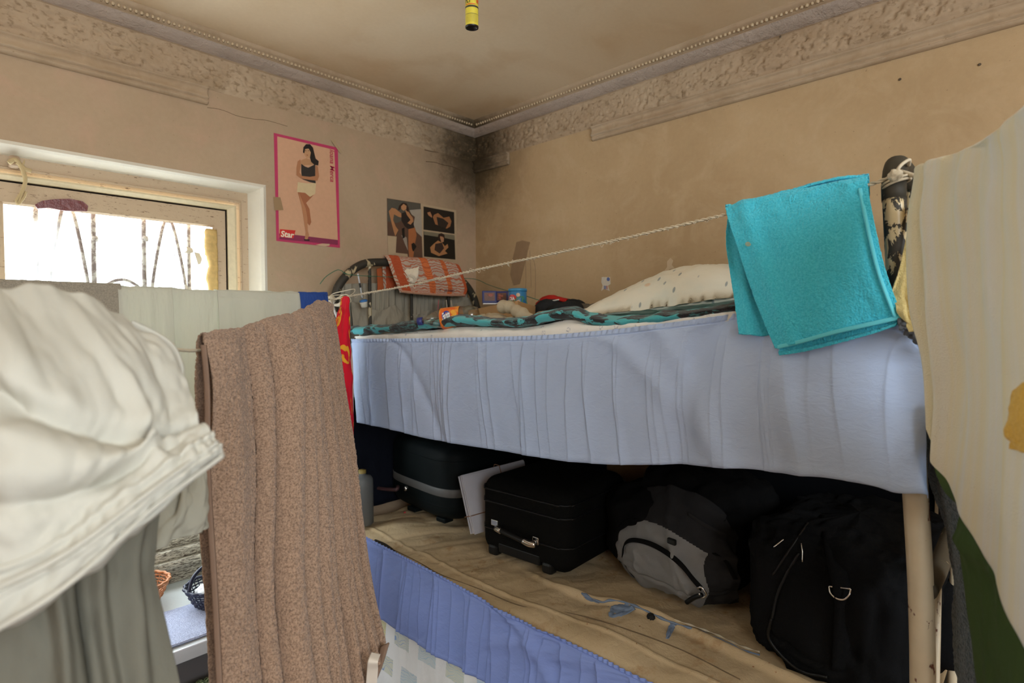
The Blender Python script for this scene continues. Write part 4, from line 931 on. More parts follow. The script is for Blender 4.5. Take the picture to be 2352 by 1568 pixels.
tag(cloth('orange_cloth_end', [[(-.69, -.07, 1.71), (-.665, -.07, 1.72)], [(-.69, -.075, 1.65), (-.66, -.075, 1.65)], [(-.688, -.07, 1.61), (-.655, -.07, 1.61)]], fabric('burnt_orange_cotton', (.50, .12, .04)), 10, 20, None, .004), 'burnt orange strip of cloth behind the patterned towel at the far bed end', 'cloth')
# ------------------------------------------------------------------ lower bunk: stained mattress and luggage
m = NT('stained_ticking')
c0 = m.mix(m.ramp(m.noise(3.2, 5, dist=.8), [(.35, 0.), (.7, 1.)]), (.60, .47, .30), (.51, .385, .23)); c1 = m.mix(m.ramp(m.noise(9, 5, rough=.7), [(.56, 0.), (.72, .8)]), c0, (.38, .22, .10))
m.base(m.mix(m.ramp(m.noise(60, 3), [(.70, 0.), (.74, .8)]), c1, (.25, .08, .02))).rough(.95, .1); m.bump(m.math('ADD', m.noise(26, 5, dist=.5), m.math('MULTIPLY', m.noise(500, 2), .15)), .006, .8); M_TICK = m.m
M_TICK2 = fabric('dark_mattress_edge', (.035, .028, .022), .2)
lm = thing('lower_mattress', 'stained ochre mattress with a torn seam on the lower bunk', 'mattress', (-.5, -1.15, .45))
ys = (-.13, -.35, -.6, -.9, -1.2, -1.5, -1.8, -2.15)
def lrow(X, z, a=0): return [(X, y, z-(.012 if z > .57 else 0)) for y in ys]
def mfold(U, V, P):
    X = P[..., 0]; Y = P[..., 1]
    top = np.clip((P[..., 2]-.55)/.03, 0, 1)
    far_ = .25+.75*np.clip((Y+1.25)*2.5, 0, 1)
    w = .010*fbm(Y*5+X*2, X*4, 0, 41)+.009*far_*(1-np.abs(fbm(Y*8+X*4, X*2.6, 0, 44))*1.6)*np.clip((X+.95)/.1, .2, 1)
    groove = -.020*np.exp(-((X+.715+.015*np.sin(Y*9))/.012)**2)*np.clip((-Y-1.0)*4, 0, 1)
    g2 = -.006*np.exp(-((X+.86+.01*np.sin(Y*5))/.006)**2)
    return -(w*top+groove*top+g2*top)
root = cloth('ticking', [lrow(-.895, .455), lrow(-.925, .50), lrow(-.935, .545), lrow(-.915, .578), lrow(-.86, .588), lrow(-.78, .592), lrow(-.71, .594), lrow(-.62, .596), lrow(-.45, .598), lrow(-.25, .60), lrow(-.06, .60), lrow(-.045, .52), lrow(-.05, .456), lrow(-.5, .452), lrow(-.895, .453)], M_TICK, 300, 240, mfold, .003, lm)
# torn blue rag ties along the seam
M_BRAG = fabric('blue_rag', (.22, .29, .42), .2, .0006)
MH = hitter([root])
def zt(x, y, z=.612):
    p = MH(x, y, .004)
    return p if p is not None else on(x, y, 'Z', z-.012)
rg = [('flat torn blue rag tie lying left on the mattress seam', [[(1396, 1392), (1412, 1390), (1440, 1384)], [(1398, 1410), (1420, 1405), (1452, 1392)], [(1396, 1426), (1425, 1416), (1460, 1398)]], 1),
      ('short blue rag tie with a hanging end, further right along the mattress seam', [[(1540, 1426), (1546, 1430), (1554, 1434)], [(1536, 1440), (1542, 1442), (1549, 1444)], [(1526, 1462), (1530, 1466), (1536, 1466)]], 1),
      ('small blue scrap at the top left end of the torn mattress seam', [[(1336, 1364), (1345, 1362), (1352, 1366)], [(1345, 1374), (1352, 1372), (1360, 1378)], [(1358, 1382), (1366, 1382), (1376, 1386)]], 1)]
for lb_, rws, _ in rg:
    tag(cloth('rag_tie', [[zt(*p) for p in r] for r in rws], M_BRAG, 20, 20, lambda U, V, P: .004*fbm(U*4, V*4, 0, 3), .002), lb_, 'rag', 'rag ties on the mattress seam')
seam = [zt(x, y, .603) for x, y in ((1336, 1362), (1380, 1382), (1402, 1378), (1440, 1384), (1490, 1405), (1530, 1424), (1580, 1440), (1640, 1462), (1700, 1490), (1745, 1504))]
tube('torn_seam_cord', seam, .0035, M_BRAG, lm, 6, 120, rf=lambda t: .8+.5*math.sin(t*60)*math.sin(t*23))
tube('torn_seam_cord', [p+A(.012, .004, .002) for p in seam[4:]], .003, M_ROPE, lm, 6, 80, rf=lambda t: .8+.5*math.sin(t*50+1))
tag(heap('black_knot', zt(1495, 1417, .612), (.009, .009, .008), plain('black_thread', (.01, .01, .01), .8), None, 2, .004, 160, nu=24, nv=16), 'tiny black thread knot on the torn mattress seam', 'knot')
tube('piping_seam', [zt(x, y, .600) for x, y in ((880, 1250), (960, 1290), (1010, 1318), (1100, 1352), (1200, 1392), (1310, 1408), (1420, 1438), (1560, 1490), (1700, 1560))], .0016, plain('seam_thread', (.16, .11, .06), .9), lm, 5, 90)
tag(tube('dark_rag', [zt(862, 1243, .60), zt(885, 1252, .608), zt(905, 1266, .60), zt(925, 1288, .592)], .008, M_TICK2, None, 8, 20, rf=lambda t: 1.1-.9*t), 'black cloth strip squeezed at the far front edge of the lower mattress', 'rag')

# near-black sheets added to stand in for bunk shade: wall side and far end
M_DKLINING = fabric('near_black_shade_lining', (.004, .0045, .006), .2, .001)
tag(cloth('wall_shade_lining', [[(-.03, y, 1.14) for y in (-.12, -.8, -1.5, -2.1)], [(-.036, y, .85) for y in (-.12, -.8, -1.5, -2.1)], [(-.03, y, .60) for y in (-.12, -.8, -1.5, -2.1)]], M_DKLINING, 90, 20, lambda U, V, P: .006*fbm(U*14, V*2, 0, 51), .004), 'black lining added along the wall behind the luggage to darken the bunk', 'blanket')
tag(cloth('end_shade_lining', [[(x, -.055, 1.36) for x in (-.90, -.5, -.05)], [(x, -.06, .9) for x in (-.90, -.5, -.05)], [(x, -.055, .60) for x in (-.90, -.5, -.05)]], fabric('slate_shade_lining', (.010, .012, .02), .2), 60, 20, lambda U, V, P: .007*fbm(U*9, V*2, 0, 53), .004), 'dark slate lining added at the far end of the lower bunk to darken it', 'cloth')

M_CHR = plain('chrome', (.75, .75, .75), .18, 1.0)
# dark green hard case with grey band
M_HARD = plain('bottle_green_shell', (.003, .006, .007), .6, spec=.15); M_BAND = plain('grey_band', (.11, .11, .11), .45)
gs = thing('hard_suitcase', 'dark green hard-shell suitcase with a grey band at the far end of the lower bunk', 'suitcase', (-.42, -.34, .61))
gax = rotz(-5); gc = A(-.42, -.315, .775)
V, F = se(gc, (.235, .275, .165), ax=gax, e=(.28, .42), nu=96, nv=40); obj('shell', V, F, M_HARD, gs)
V, F = se(gc+A(0, 0, -.035), (.2375, .2775, .021), ax=gax, e=(.15, .42), nu=96, nv=16); obj('band', V, F, M_BAND, gs)
ridge = []
for z in (-.095, .06, .10):
    V, F = se(gc+A(0, 0, z), (.2375, .2775, .004), ax=gax, e=(.5, .42), nu=96, nv=8); ridge.append((V, F))
V, F, _ = merge(ridge); obj('shell_ridge', V, F, M_HARD, gs)
def gp_(x, y, X=-.668): return on(x, y, 'X', X)
tube('handle', [gp_(868, 1118, -.66), gp_(870, 1121, -.69), gp_(885, 1123, -.695), (gp_(905, 1124, -.69)), gp_(912, 1123, -.69), gp_(914, 1117, -.66)], .0085, plain('handle_maroon', (.09, .045, .05), .4), gs, 12, 30)
lathe('lock', gp_(934, 1121, -.664), [(0, .012), (.010, .011), (.011, .006), (.011, 0)], M_CHR, gs, axes((0, 1, 0), (-1, 0, 0)))
lathe('rivet', gp_(931, 1176, -.655), [(0, .008), (.004, .007), (.0045, 0)], plain('red_reflector', (.5, .05, .05), .4), gs, axes((0, 1, 0), (-1, 0, 0)), seg=12)
box('foot', gc+A(-.20, .06, -.162), (.05, .06, .02), M_HARD, gs, bev=.005); box('foot', gc+A(-.20, -.15, -.162), (.05, .06, .02), M_HARD, gs, bev=.005)

# bundle of envelopes held by rubber bands
M_PAPER = plain('envelope_white', (.50, .50, .56), .8, var=.06, scale=40)
eb = thing('envelope_bundle', 'bundle of white envelopes in rubber bands standing between the two suitcases', 'paper bundle', (-.55, -.70, .61))
p0 = dep(1088, 1232, 2.20); pz_ = dep(1057, 1100, 2.24); px_ = dep(1190, 1052, 1.98)
hz = pz_-p0; Hh = np.linalg.norm(hz); dx = A(.30, -.06, .02); th_ = A(-.015, -.035, 0)
bx_ = axes(dx, hz)
for k in range(7):
    c = p0+hz*.5+bx_[0]*.15-bx_[1]*(.0055*k-.016)+A(0, 0, .012+.004*random.uniform(-1, 1))
    V, F = boxg(c+bx_[0]*random.uniform(-.006, .006), (.30, .0046, Hh), bx_, .0008, 1); obj('envelope', V, F, M_PAPER, eb, False)
cb = p0+hz*.5+bx_[0]*.15+A(0, 0, .012); M_RUB = plain('rubber_band', (.25, .12, .06), .6)
ring = lambda zf: [cb+bx_[2]*Hh*zf+bx_[0]*a*.153+bx_[1]*b*.022 for a, b in ((-1, -.6), (-1, 1), (0, 1.15), (1, 1), (1, -.6), (0, -1.1), (-1, -.9))]
tube('rubber_band', ring(-.20), .0018, M_RUB, eb, 6, 60)
hr = [cb+bx_[0]*.02+bx_[2]*a*(Hh/2+.003)+bx_[1]*b*.022 for a, b in ((1, -1), (1, 1), (0, 1.1), (-1, 1), (-1, -1), (0, -1.1), (1, -1))]
tube('rubber_band', hr, .0018, M_RUB, eb, 6, 60)

# black fabric suitcase, handle towards the room
M_BLK = fabric('black_ballistic', (.006, .006, .0055), .1, .0012, wscale=420); M_BLKP = plain('black_plastic', (.007, .007, .007), .45, spec=.3)
bs = thing('black_suitcase', 'black fabric suitcase lying on the ochre mattress with its chrome-ended handle facing out', 'suitcase', (-.51, -.985, .60))
bax_ = rotz(3); bc_ = A(-.515, -.995, .745)
V, F = boxg(bc_, (.415, .405, .285), bax_, .055, 6); obj('shell', V, F, M_BLK, bs, True)
for z in (-.045, .055, .10):
    hw, hd, rr = .2085, .2035, .056
    pts = [];
    for sx_, sy_, a0 in ((1, 1, 0), (-1, 1, 90), (-1, -1, 180), (1, -1, 270)):
        for a in (0, 22, 45, 68, 90): pts.append(bc_+A(sx_*(hw-rr)+rr*math.cos(math.radians(a0+a)), sy_*(hd-rr)+rr*math.sin(math.radians(a0+a)), z)@bax_)
    pts.append(pts[0]); tube('zip_piping', pts, .0028 if z < 0 else .0035, M_BLKP, bs, 6, 120, raw=False)
fx = -.724
def sp_(x, y, o=0): return on(x, y, 'X', fx-o)
hl = sp_(1141, 1199); hr_ = sp_(1232, 1246)
hnd = tube('handle', [sp_(1146, 1210, .006), sp_(1152, 1218, .028), sp_(1175, 1229, .034), sp_(1200, 1241, .034), sp_(1212, 1246, .028), sp_(1220, 1248, .012)], .010, M_BLKP, bs, 12, 30)
tube('chrome_end', [sp_(1140, 1213, .024), sp_(1151, 1219, .030)], .0115, M_CHR, hnd, 12, 4)
tube('chrome_end', [sp_(1202, 1241, .033), sp_(1216, 1248, .028), sp_(1230, 1250, .018)], .012, M_CHR, hnd, 12, 6)
for a, b in ((1136, 1196), (1146, 1201)): pass
V, F = boxg(sp_(1137, 1200, .004), (.008, .034, .022), bax_, .002); obj('handle_bracket', V, F, M_CHR, bs, False)
V, F = boxg(sp_(1231, 1241, .004), (.008, .026, .026), bax_, .002); obj('handle_bracket', V, F, M_CHR, bs, False)
V, F = boxg(bc_+A(-.202, .01, -.108)@bax_, (.012, .19, .035), bax_, .004); obj('wheel_recess', V, F, M_BLKP, bs, False)
for s in (-1, 1):
    V, F = boxg(bc_+A(-.190, s*.125+.01, -.125)@bax_, (.04, .045, .04), bax_, .01); obj('wheel_housing', V, F, M_BLKP, bs, False)

# grey and black backpack
M_GR1 = fabric('grey_nylon', (.23, .23, .235), .1, .0008, wscale=600, wr=.006, wrs=14); M_GR2 = fabric('dark_grey_nylon', (.028, .028, .030), .1, .0008, wr=.006, wrs=14)
M_BKN = fabric('black_nylon', (.007, .007, .0075), .1, .001, wr=.006, wrs=14)
bp = thing('backpack', 'slumped grey and black backpack lying between the black suitcase and the duffel bag', 'backpack', (-.38, -1.42, .60))
def bk(x, y, X): return on(x, y, 'X', X)
heap('body', A(-.36, -1.44, .75), (.22, .26, .155), M_BKN, bp, 61, .022, 7, ax=rotz(-12), e=(.7, .8), nu=120, nv=70)
hd_ = heap('hood', A(-.33, -1.50, .87), (.17, .22, .085), M_BKN, bp, 62, .02, 9, ax=rotz(-10), e=(.8, .9))
# grey front pocket: lofted rows hanging over the front
rw_ = [[bk(1428, 1165, -.44), bk(1470, 1130, -.48), bk(1550, 1120, -.52), bk(1640, 1160, -.50), bk(1690, 1230, -.47)],
       [bk(1412, 1205, -.50), bk(1455, 1190, -.56), bk(1545, 1205, -.60), bk(1630, 1240, -.585), bk(1690, 1275, -.53)],
       [bk(1410, 1240, -.525), bk(1440, 1250, -.59), bk(1530, 1268, -.63), bk(1618, 1290, -.61), bk(1695, 1310, -.545)],
       [bk(1425, 1285, -.53), bk(1455, 1300, -.60), bk(1520, 1325, -.63), bk(1610, 1345, -.62), bk(1700, 1345, -.55)],
       [bk(1455, 1325, -.50), bk(1480, 1342, -.57), bk(1540, 1362, -.60), bk(1610, 1375, -.59), bk(1695, 1362, -.53)],
       [A(-.45, -1.30, .605), A(-.52, -1.36, .604), A(-.55, -1.46, .603), A(-.54, -1.56, .603), A(-.48, -1.68, .604)]]
fp_ = cloth('front_pocket', rw_, [M_GR1, M_GR2], 200, 160, lambda U, V, P: -.010*(1-np.abs(fbm(U*4, V*4, 0, 66))*1.7)+.006*bell(V, .60+.15*U, .02)-.010*bell(U, .55+.2*V, .03), .004, bp, fm=lambda u, v: ((v < .16+.16*u+.02*np.sin(u*9)) | (u > .86-.1*v+.02*np.sin(v*11))).astype(int))
rws = [[bk(1412, 1240, -.47), bk(1416, 1260, -.535), bk(1432, 1292, -.56)], [bk(1432, 1275, -.47), bk(1440, 1300, -.54), bk(1455, 1322, -.575)], [bk(1470, 1320, -.45), bk(1478, 1340, -.53), bk(1490, 1346, -.58)]]
cloth('dark_bottom_panel', rws, M_GR2, 20, 20, None, .005, bp)
def ribbon(name, pts, w, mat, parent, wd=(0, 0, 1), n=50, th=.003):
    P = cr(pts, n); wd = np.array(wd, float)
    return cloth(name, [[p-wd*w/2 for p in P], [p+wd*w/2 for p in P]], mat, n, 3, None, th, parent)
wdir = UX*.9+RX*.3
BH = hitter([o for o in bp.children])
stp = ribbon('strap', snaps(BH, ((1430, 1275), (1434, 1250), (1452, 1240), (1490, 1247), (1530, 1268), (1565, 1297), (1592, 1330), (1612, 1352)), .018), .016, M_BKN, bp, wdir)
ribbon('strap', snaps(BH, ((1422, 1210), (1440, 1195), (1462, 1192)), .005), .010, M_BKN, bp, wdir)
ribbon('strap', snaps(BH, ((1640, 1270), (1668, 1290), (1690, 1330)), .005), .012, M_BKN, bp, RX)
tube('buckle', [bk(1602, 1350, -.665), bk(1610, 1348, -.668), bk(1618, 1356, -.665), bk(1622, 1366, -.66), bk(1612, 1372, -.66), bk(1606, 1362, -.665)], .0028, M_CHR, stp, 8, 30)
tube('strap_end', [bk(1612, 1366, -.66), bk(1594, 1372, -.655), bk(1577, 1383, -.65)], .007, M_BLKP, bp, 8, 12)
V, F = boxg(BH(1543, 1243, .004), (.012, .030, .018), rotz(-12), .004); obj('clasp', V, F, M_BLKP, bp, False)
ribbon('grey_stripe', snaps(BH, ((1580, 1180), (1610, 1200), (1650, 1222), (1690, 1242)), .005), .014, M_GR2, bp, UX)

# black duffel
M_DUF = fabric('black_canvas', (.007, .0075, .0085), .15, .0012, wscale=500, wr=.008, wrs=9)
df = thing('duffel_bag', 'large black duffel bag with a chrome D-ring at the near end of the lower bunk', 'bag', (-.40, -1.98, .60))
def duff(L): return .018*fbm(L[..., 0]*3, L[..., 1]*3.3, L[..., 2]*3, 71)+.010*(1-np.abs(fbm(L[..., 0]*5, L[..., 1]*5, L[..., 2]*2.4, 72))*1.6)*np.clip(1-L[..., 2]*.3, 0, 1)
V, F = se(A(-.425, -1.985, .752), (.285, .212, .170), ax=rotz(-6), e=(.30, .50), nu=160, nv=100, fold=duff); obj('body', V, F, M_DUF, df)
blob('end_pocket', A(-.40, -2.18, .745), (.17, .075, .13), M_DUF, df, e=(.6, .8), noise=(.008, 12, 74))
blob('side_pocket', A(-.50, -1.775, .75), (.10, .05, .125), M_DUF, df, e=(.5, .5), noise=(.006, 14, 75), ax=rotz(20))
DH = hitter([o for o in df.children])
def dk2(x, y, X=-.70):
    p = DH(x, y, .016)
    return p if p is not None else on(x, y, 'X', X)
def dk(x, y, X=-.70):
    p = DH(x, y, .006)
    return p if p is not None else on(x, y, 'X', X)
ribbon('webbing', [dk(1900, 1180, -.55), dk(1908, 1230, -.66), dk(1922, 1300, -.70), dk(1936, 1370, -.708), dk(1935, 1450, -.705), dk(1930, 1540, -.69)], .040, M_DUF, df, RX, th=.004)
tube('d_ring', [dk2(1904, 1346, -.715), dk2(1908, 1362, -.718), dk2(1922, 1374, -.722), dk2(1938, 1376, -.722), dk2(1950, 1366, -.718), dk2(1954, 1352, -.715)], .0022, M_CHR, df, 8, 40)
tube('d_ring', [dk2(1954, 1352, -.714), dk2(1930, 1349, -.714), dk2(1904, 1346, -.714)], .0022, M_CHR, df, 8, 10)
tube('piping_edge', snaps(DH, ((1772, 1420), (1768, 1470), (1785, 1510), (1830, 1535), (1900, 1555)), .004), .004, M_BLKP, df, 8, 40)
tube('piping_edge', snaps(DH, ((1835, 1270), (1805, 1320), (1784, 1370), (1774, 1420)), .004), .0035, M_BLKP, df, 8, 40)
tube('zip', snaps(DH, ((1775, 1320), (1795, 1290), (1815, 1260), (1838, 1225), (1855, 1200)), .003), .003, M_BLKP, df, 8, 30)
tube('zip_pull', [dk(1840, 1247, -.705), dk(1843, 1268, -.712), dk(1843, 1290, -.714)], .0016, M_CHR, df, 8, 8)
tube('zip_pull', [dk(1777, 1256, -.66), dk(1800, 1238, -.66)], .0018, M_CHR, df, 8, 8)

# white jug at the far corner post
jg = thing('white_container', 'dull white plastic container at the far front corner of the lower bunk', 'container', (-.86, -.20, .60))
lathe('jug_body', (-.862, -.205, .60), [(0, -.01), (.040, -.01), (.046, -.004), (.046, .16), (.045, .185), (.036, .20), (.016, .206), (.014, .215)], plain('dull_white_plastic', (.13, .14, .145), .5), jg)
lathe('jug_cap', (-.862, -.205, .812), [(.0165, 0), (.0165, .014), (0, .015)], plain('cap_mustard', (.30, .22, .06), .5), jg)
# wood board standing behind the backpack
M_BRD = plain('raw_board', (.15, .085, .03), .7, var=.3, scale=30)
tag(box('wooden_board', (-.19, -1.13, .80), (.020, .22, .36), M_BRD, None, rotz(8), .003), 'narrow brown wooden board standing behind the backpack', 'board')

# ------------------------------------------------------------------ lines and hanging laundry
def twist(name, pts, r, mat, parent, n=400, strands=2, pitch=.02, fuzz=0, amp=None):
    P = cr(pts, n); L = np.r_[0, np.cumsum(np.linalg.norm(np.diff(P, axis=0), axis=1))]; parts = []
    T = np.gradient(P, axis=0); T /= np.linalg.norm(T, axis=1, keepdims=True); up = A(0, 0, 1); N = np.cross(T, up); N /= np.linalg.norm(N, axis=1, keepdims=True); B = np.cross(T, N)
    for s in range(strands):
        a = L/pitch*2*math.pi+s*2*math.pi/strands
        q = P+(N*np.cos(a)[:, None]+B*np.sin(a)[:, None])*r*.55
        V, F = tube(None, q, r*.62, None, seg=6, raw=True); parts.append((V, F))
    rs = np.random.RandomState(5)
    for k in range(fuzz):
        i = rs.randint(4, n-6); d = rs.normal(size=3)*.0032*rs.uniform(.5, 1.5); d[2] -= .002
        j = min(n, i+rs.randint(2, 7)); p0_, p1_ = P[i], P[j]
        V, F = tube(None, cr([p0_, p0_*.6+p1_*.4+d, p0_*.3+p1_*.7+d*.7+rs.normal(size=3)*.002, p1_], 8), .0007, None, seg=4, raw=True); parts.append((V, F))
    V, F, _ = merge(parts); return obj(name, V, F, mat, parent, True)
K0 = on(762, 688, 'X', -.975)                     # knot at the far bed end
ml = thing('clothesline', 'long frayed cream cord strung from the near bed post to the far bed end', 'clothesline', K0)
twist('cord', [A(-.925, -2.139, 1.722), on(1990, 425, 'X', -.925), on(1830, 455, 'X', -.93), on(1668, 492, 'X', -.935), on(1450, 543, 'X', -.945), on(1280, 580, 'X', -.95), on(1100, 618, 'X', -.96), on(940, 655, 'X', -.965), on(840, 673, 'X', -.97), K0], .0034, M_ROPE, ml, 700, 2, .030, 300)
def coil(name, c, ax, r, n, pitch, th, mat, parent):
    t = np.linspace(0, n*2*math.pi, n*24); P = np.array(c)+(np.outer(np.cos(t)*r, ax[0])+np.outer(np.sin(t)*r, ax[1])+np.outer((t/(2*math.pi)-n/2)*pitch, ax[2]))
    return tube(name, P, th, mat, parent, 7, raw=True)
coil('knot_wrap', A(-.905, -2.139, 1.712), axes((1, 0, 0), (.1, .25, 1)), .0225, 2, .006, .0024, M_ROPE, ml)
tube('knot_wrap', [A(-.93, -2.139, 1.718), A(-.935, -2.150, 1.735), A(-.915, -2.16, 1.748), A(-.885, -2.155, 1.745)], .003, M_ROPE, ml, 8, 20)
heap('knot', A(-.930, -2.142, 1.720), (.010, .010, .010), M_ROPE, ml, 4, .003, 140, nu=30, nv=20)
heap('knot', K0, (.012, .012, .014), M_ROPE, ml, 5, .004, 120, nu=30, nv=20)
for pts in (((755, 690), (762, 676), (790, 668), (815, 664), (808, 676), (780, 686)), ((770, 686), (795, 676), (806, 690), (798, 700)), ((752, 682), (765, 678), (790, 677))):
    tube('knot_loop', [on(x, y, 'X', -.975) for x, y in pts], .0016, M_ROPE, ml, 6, 40)
# rag bow on the cord
rb_ = [on(940, 628, 'X', -.975), on(958, 620, 'X', -.975), on(964, 612, 'X', -.975)]
kw = thing('rag_bow', 'small frayed cream rag knotted on the long clothesline in front of the orange towel', 'rag', on(948, 650, 'X', -.965))
M_RAGC = fabric('cream_rag', (.62, .55, .44), .15, .0008, wr=.004, wrs=80)
def ck(x, y, X=-.972): return on(x, y, 'X', X)
cloth('rag_end', [[ck(935, 616), ck(945, 618), ck(962, 612)], [ck(932, 626), ck(945, 628, -.985), ck(962, 624)], [ck(944, 640), ck(952, 638, -.98), ck(960, 634)], [ck(946, 650), ck(950, 650), ck(955, 648)]], M_RAGC, 24, 20, lambda U, V, P: .003*fbm(U*6, V*5, 0, 7), .002, kw)
heap('rag_knot', ck(948, 643), (.011, .009, .010), M_RAGC, kw, 6, .003, 120, nu=30, nv=20)
for pts in (((928, 628), (940, 640), (950, 642)), ((936, 644), (948, 650), (962, 642), (975, 640)), ((958, 644), (985, 643), (1010, 636))): tube('loose_thread', [ck(x, y) for x, y in pts], .0013, M_RAGC, kw, 5, 20)
# bulb-shaped rag end and frayed white string at the far knot
tg = thing('rag_tassel', 'cream bulb-shaped rag end hanging at the knot by the red towel', 'rag', ck(785, 705, -.985))
tube('rag_end', [ck(768, 700, -.985), ck(778, 700, -.988), ck(790, 694, -.99), ck(802, 690, -.99)], .012, M_RAGC, tg, 14, 30, rf=lambda t: .45+.75*t**1.3 if t < .86 else 1.05*(1-(t-.86)*6.5)+.02)
ws = tag(twist('white_string', [ck(762, 692, -.985), ck(768, 712, -.99), ck(776, 735, -.99), ck(781, 755, -.99)], .0042, plain('white_yarn', (.74, .72, .70), .9), None, 60, 2, .014, 30), 'frayed white string end hanging from the far knot against the red towel', 'string')

# second line: from the far knot towards the room, carrying the brown towel and the white shorts
L2 = [K0, dep(760, 722, 1.66), dep(700, 752, 1.46), dep(600, 780, 1.235), dep(470, 803, 1.045), dep(390, 800, .90), dep(310, 778, .74), dep(215, 730, .66), dep(100, 700, .62), dep(0, 686, .60), dep(-160, 676, .59), dep(-500, 640, .57), A(-3.0, -1.4, 1.6), A(-3.7, -1.45, 1.72)]
l2 = tag(tube('washing_line', L2, .0028, M_ROPE, None, 8, 260), 'thin cream line holding the brown towel and the white shorts', 'clothesline')

# brown bath towel: coarse loops modelled into the cloth
m = NT('brown_terry'); q1 = m.noise(260, 4, rough=.75); q2 = m.noise(70, 3, dist=1.0)
m.base(m.mix(m.ramp(q1, [(.33, 0.), (.60, 1.)]), (.17, .108, .075), (.47, .315, .22))).rough(1, .03); m.bump(m.math('ADD', q1, m.math('MULTIPLY', m.noise(700, 2), .5)), .0022, 1.0); m.b.inputs['Sheen Weight'].default_value = .2; M_BRN = m.m
bt_ = thing('bath_towel', 'large brown terry bath towel folded over the washing line in front of the bunk', 'towel', dep(650, 1100, 1.15))
BR_T = [dep(468, 792, 1.02), dep(520, 786, 1.09), dep(600, 765, 1.20), dep(690, 738, 1.38), dep(735, 712, 1.55), dep(762, 714, 1.63)]
BR_1 = [dep(476, 900, 1.01), dep(540, 900, 1.08), dep(630, 900, 1.17), dep(700, 890, 1.32), dep(750, 880, 1.47), dep(777, 860, 1.54)]
BR_2 = [dep(478, 1100, .995), dep(550, 1100, 1.05), dep(640, 1100, 1.13), dep(720, 1090, 1.26), dep(780, 1080, 1.38), dep(812, 1060, 1.44)]
BR_3 = [dep(492, 1330, .97), dep(560, 1340, 1.02), dep(650, 1345, 1.08), dep(735, 1335, 1.18), dep(810, 1320, 1.28), dep(850, 1300, 1.32)]
BR_4 = [dep(506, 1600, .93), dep(580, 1610, .97), dep(670, 1620, 1.02), dep(760, 1610, 1.10), dep(845, 1560, 1.17), dep(886, 1468, 1.24)]
def tuft(U, V, P, a, s=0):
    q = P*150; return a*(np.abs(vn(q[..., 0], q[..., 1], q[..., 2], 90+s))+.7*np.abs(vn(q[..., 0]*2.1, q[..., 1]*2.1, q[..., 2]*2.1, 91+s)))
def bfold(U, V, P):
    g = lambda c, w, d=0: bell(U, c+d*V, w)
    r = .006*g(.10, .05)+.008*g(.42, .06, .05)+.006*g(.80, .06)
    cs = [0.0, .20, .285, .41, .505, .59, .665, .735, .81, .885, .945, 1.0]; am = [.006, .012, .024, .014, .020, .013, .019, .012, .015, .010, .006]
    Uw = U+.010*np.sin(V*6+U*9)+.02*(U-.5)*V*(1-U)*2
    for k in range(11):
        t = np.clip((Uw-cs[k])/(cs[k+1]-cs[k]), 0, 1); r = r+am[k]*np.sqrt(np.sin(math.pi*t)+1e-6)
    r = (r*1.7+.010*fbm(U*5, V*2, 0, 81))*np.clip((V-.10)*4, 0, 1)
    mask = np.where((U > .035) & (U < .985), 1, .2)
    return -(r+tuft(U, V, P, .0034)*mask)
bk_ = bt_
front = cloth('front_panel', [[a+A(0, 0, .004)+(a-CAM)*.010 for a in BR_T], [a+A(0, 0, .018) for a in BR_T], [a*.82+b*.18-(a-CAM)*.006 for a, b in zip(cr(BR_T, 6), cr(BR_1, 6))], BR_1, BR_2, BR_3, BR_4], M_BRN, 420, 620, bfold, .003, bt_)
far = lambda L, k=.045, s=-.012: [p+(p-CAM)*k+RX*s for p in L]
bback = [[a+A(0, 0, .014) for a in BR_T], far(BR_T, .018, -.006), far(BR_1, .035), far(BR_2, .045, -.014), far(BR_3, .05, -.016), far([p+A(0, 0, .02) for p in BR_4], .055, -.022)]
bback = [r[:-1]+[r[-1]-RX*.03] for r in bback]
cloth('back_panel', bback, M_BRN, 160, 200, lambda U, V, P: .010*fbm(U*6, V*2, 0, 83)+tuft(U, V, P, .003, 5), .003, bt_)
M_BRN2 = fabric('brown_hem', (.25, .165, .12), .1, .0008)
def lerp_edge(i): return [r[i]-(r[i]-CAM)*.016 for r in (BR_T, BR_1, BR_2, BR_3, BR_4)]
ribbon('side_hem', lerp_edge(0), .009, M_BRN2, front, RX, 80, .004)
e = [dep(840, 1600, 1.12), dep(868, 1530, 1.18), dep(884, 1480, 1.215)]
ribbon('bottom_hem', [p-(p-CAM)*.012 for p in e], .020, M_BRN2, front, RX*.9+UX*.4, 30, .004)
cloth('care_label', [[dep(853, 1497, 1.13), dep(874, 1502, 1.13)], [dep(845, 1518, 1.11), dep(868, 1520, 1.11)], [dep(842, 1545, 1.12), dep(868, 1540, 1.12)], [dep(838, 1600, 1.13), dep(864, 1590, 1.13)]], plain('label_satin', (.72, .66, .58), .5), 10, 30, None, .0008, front)

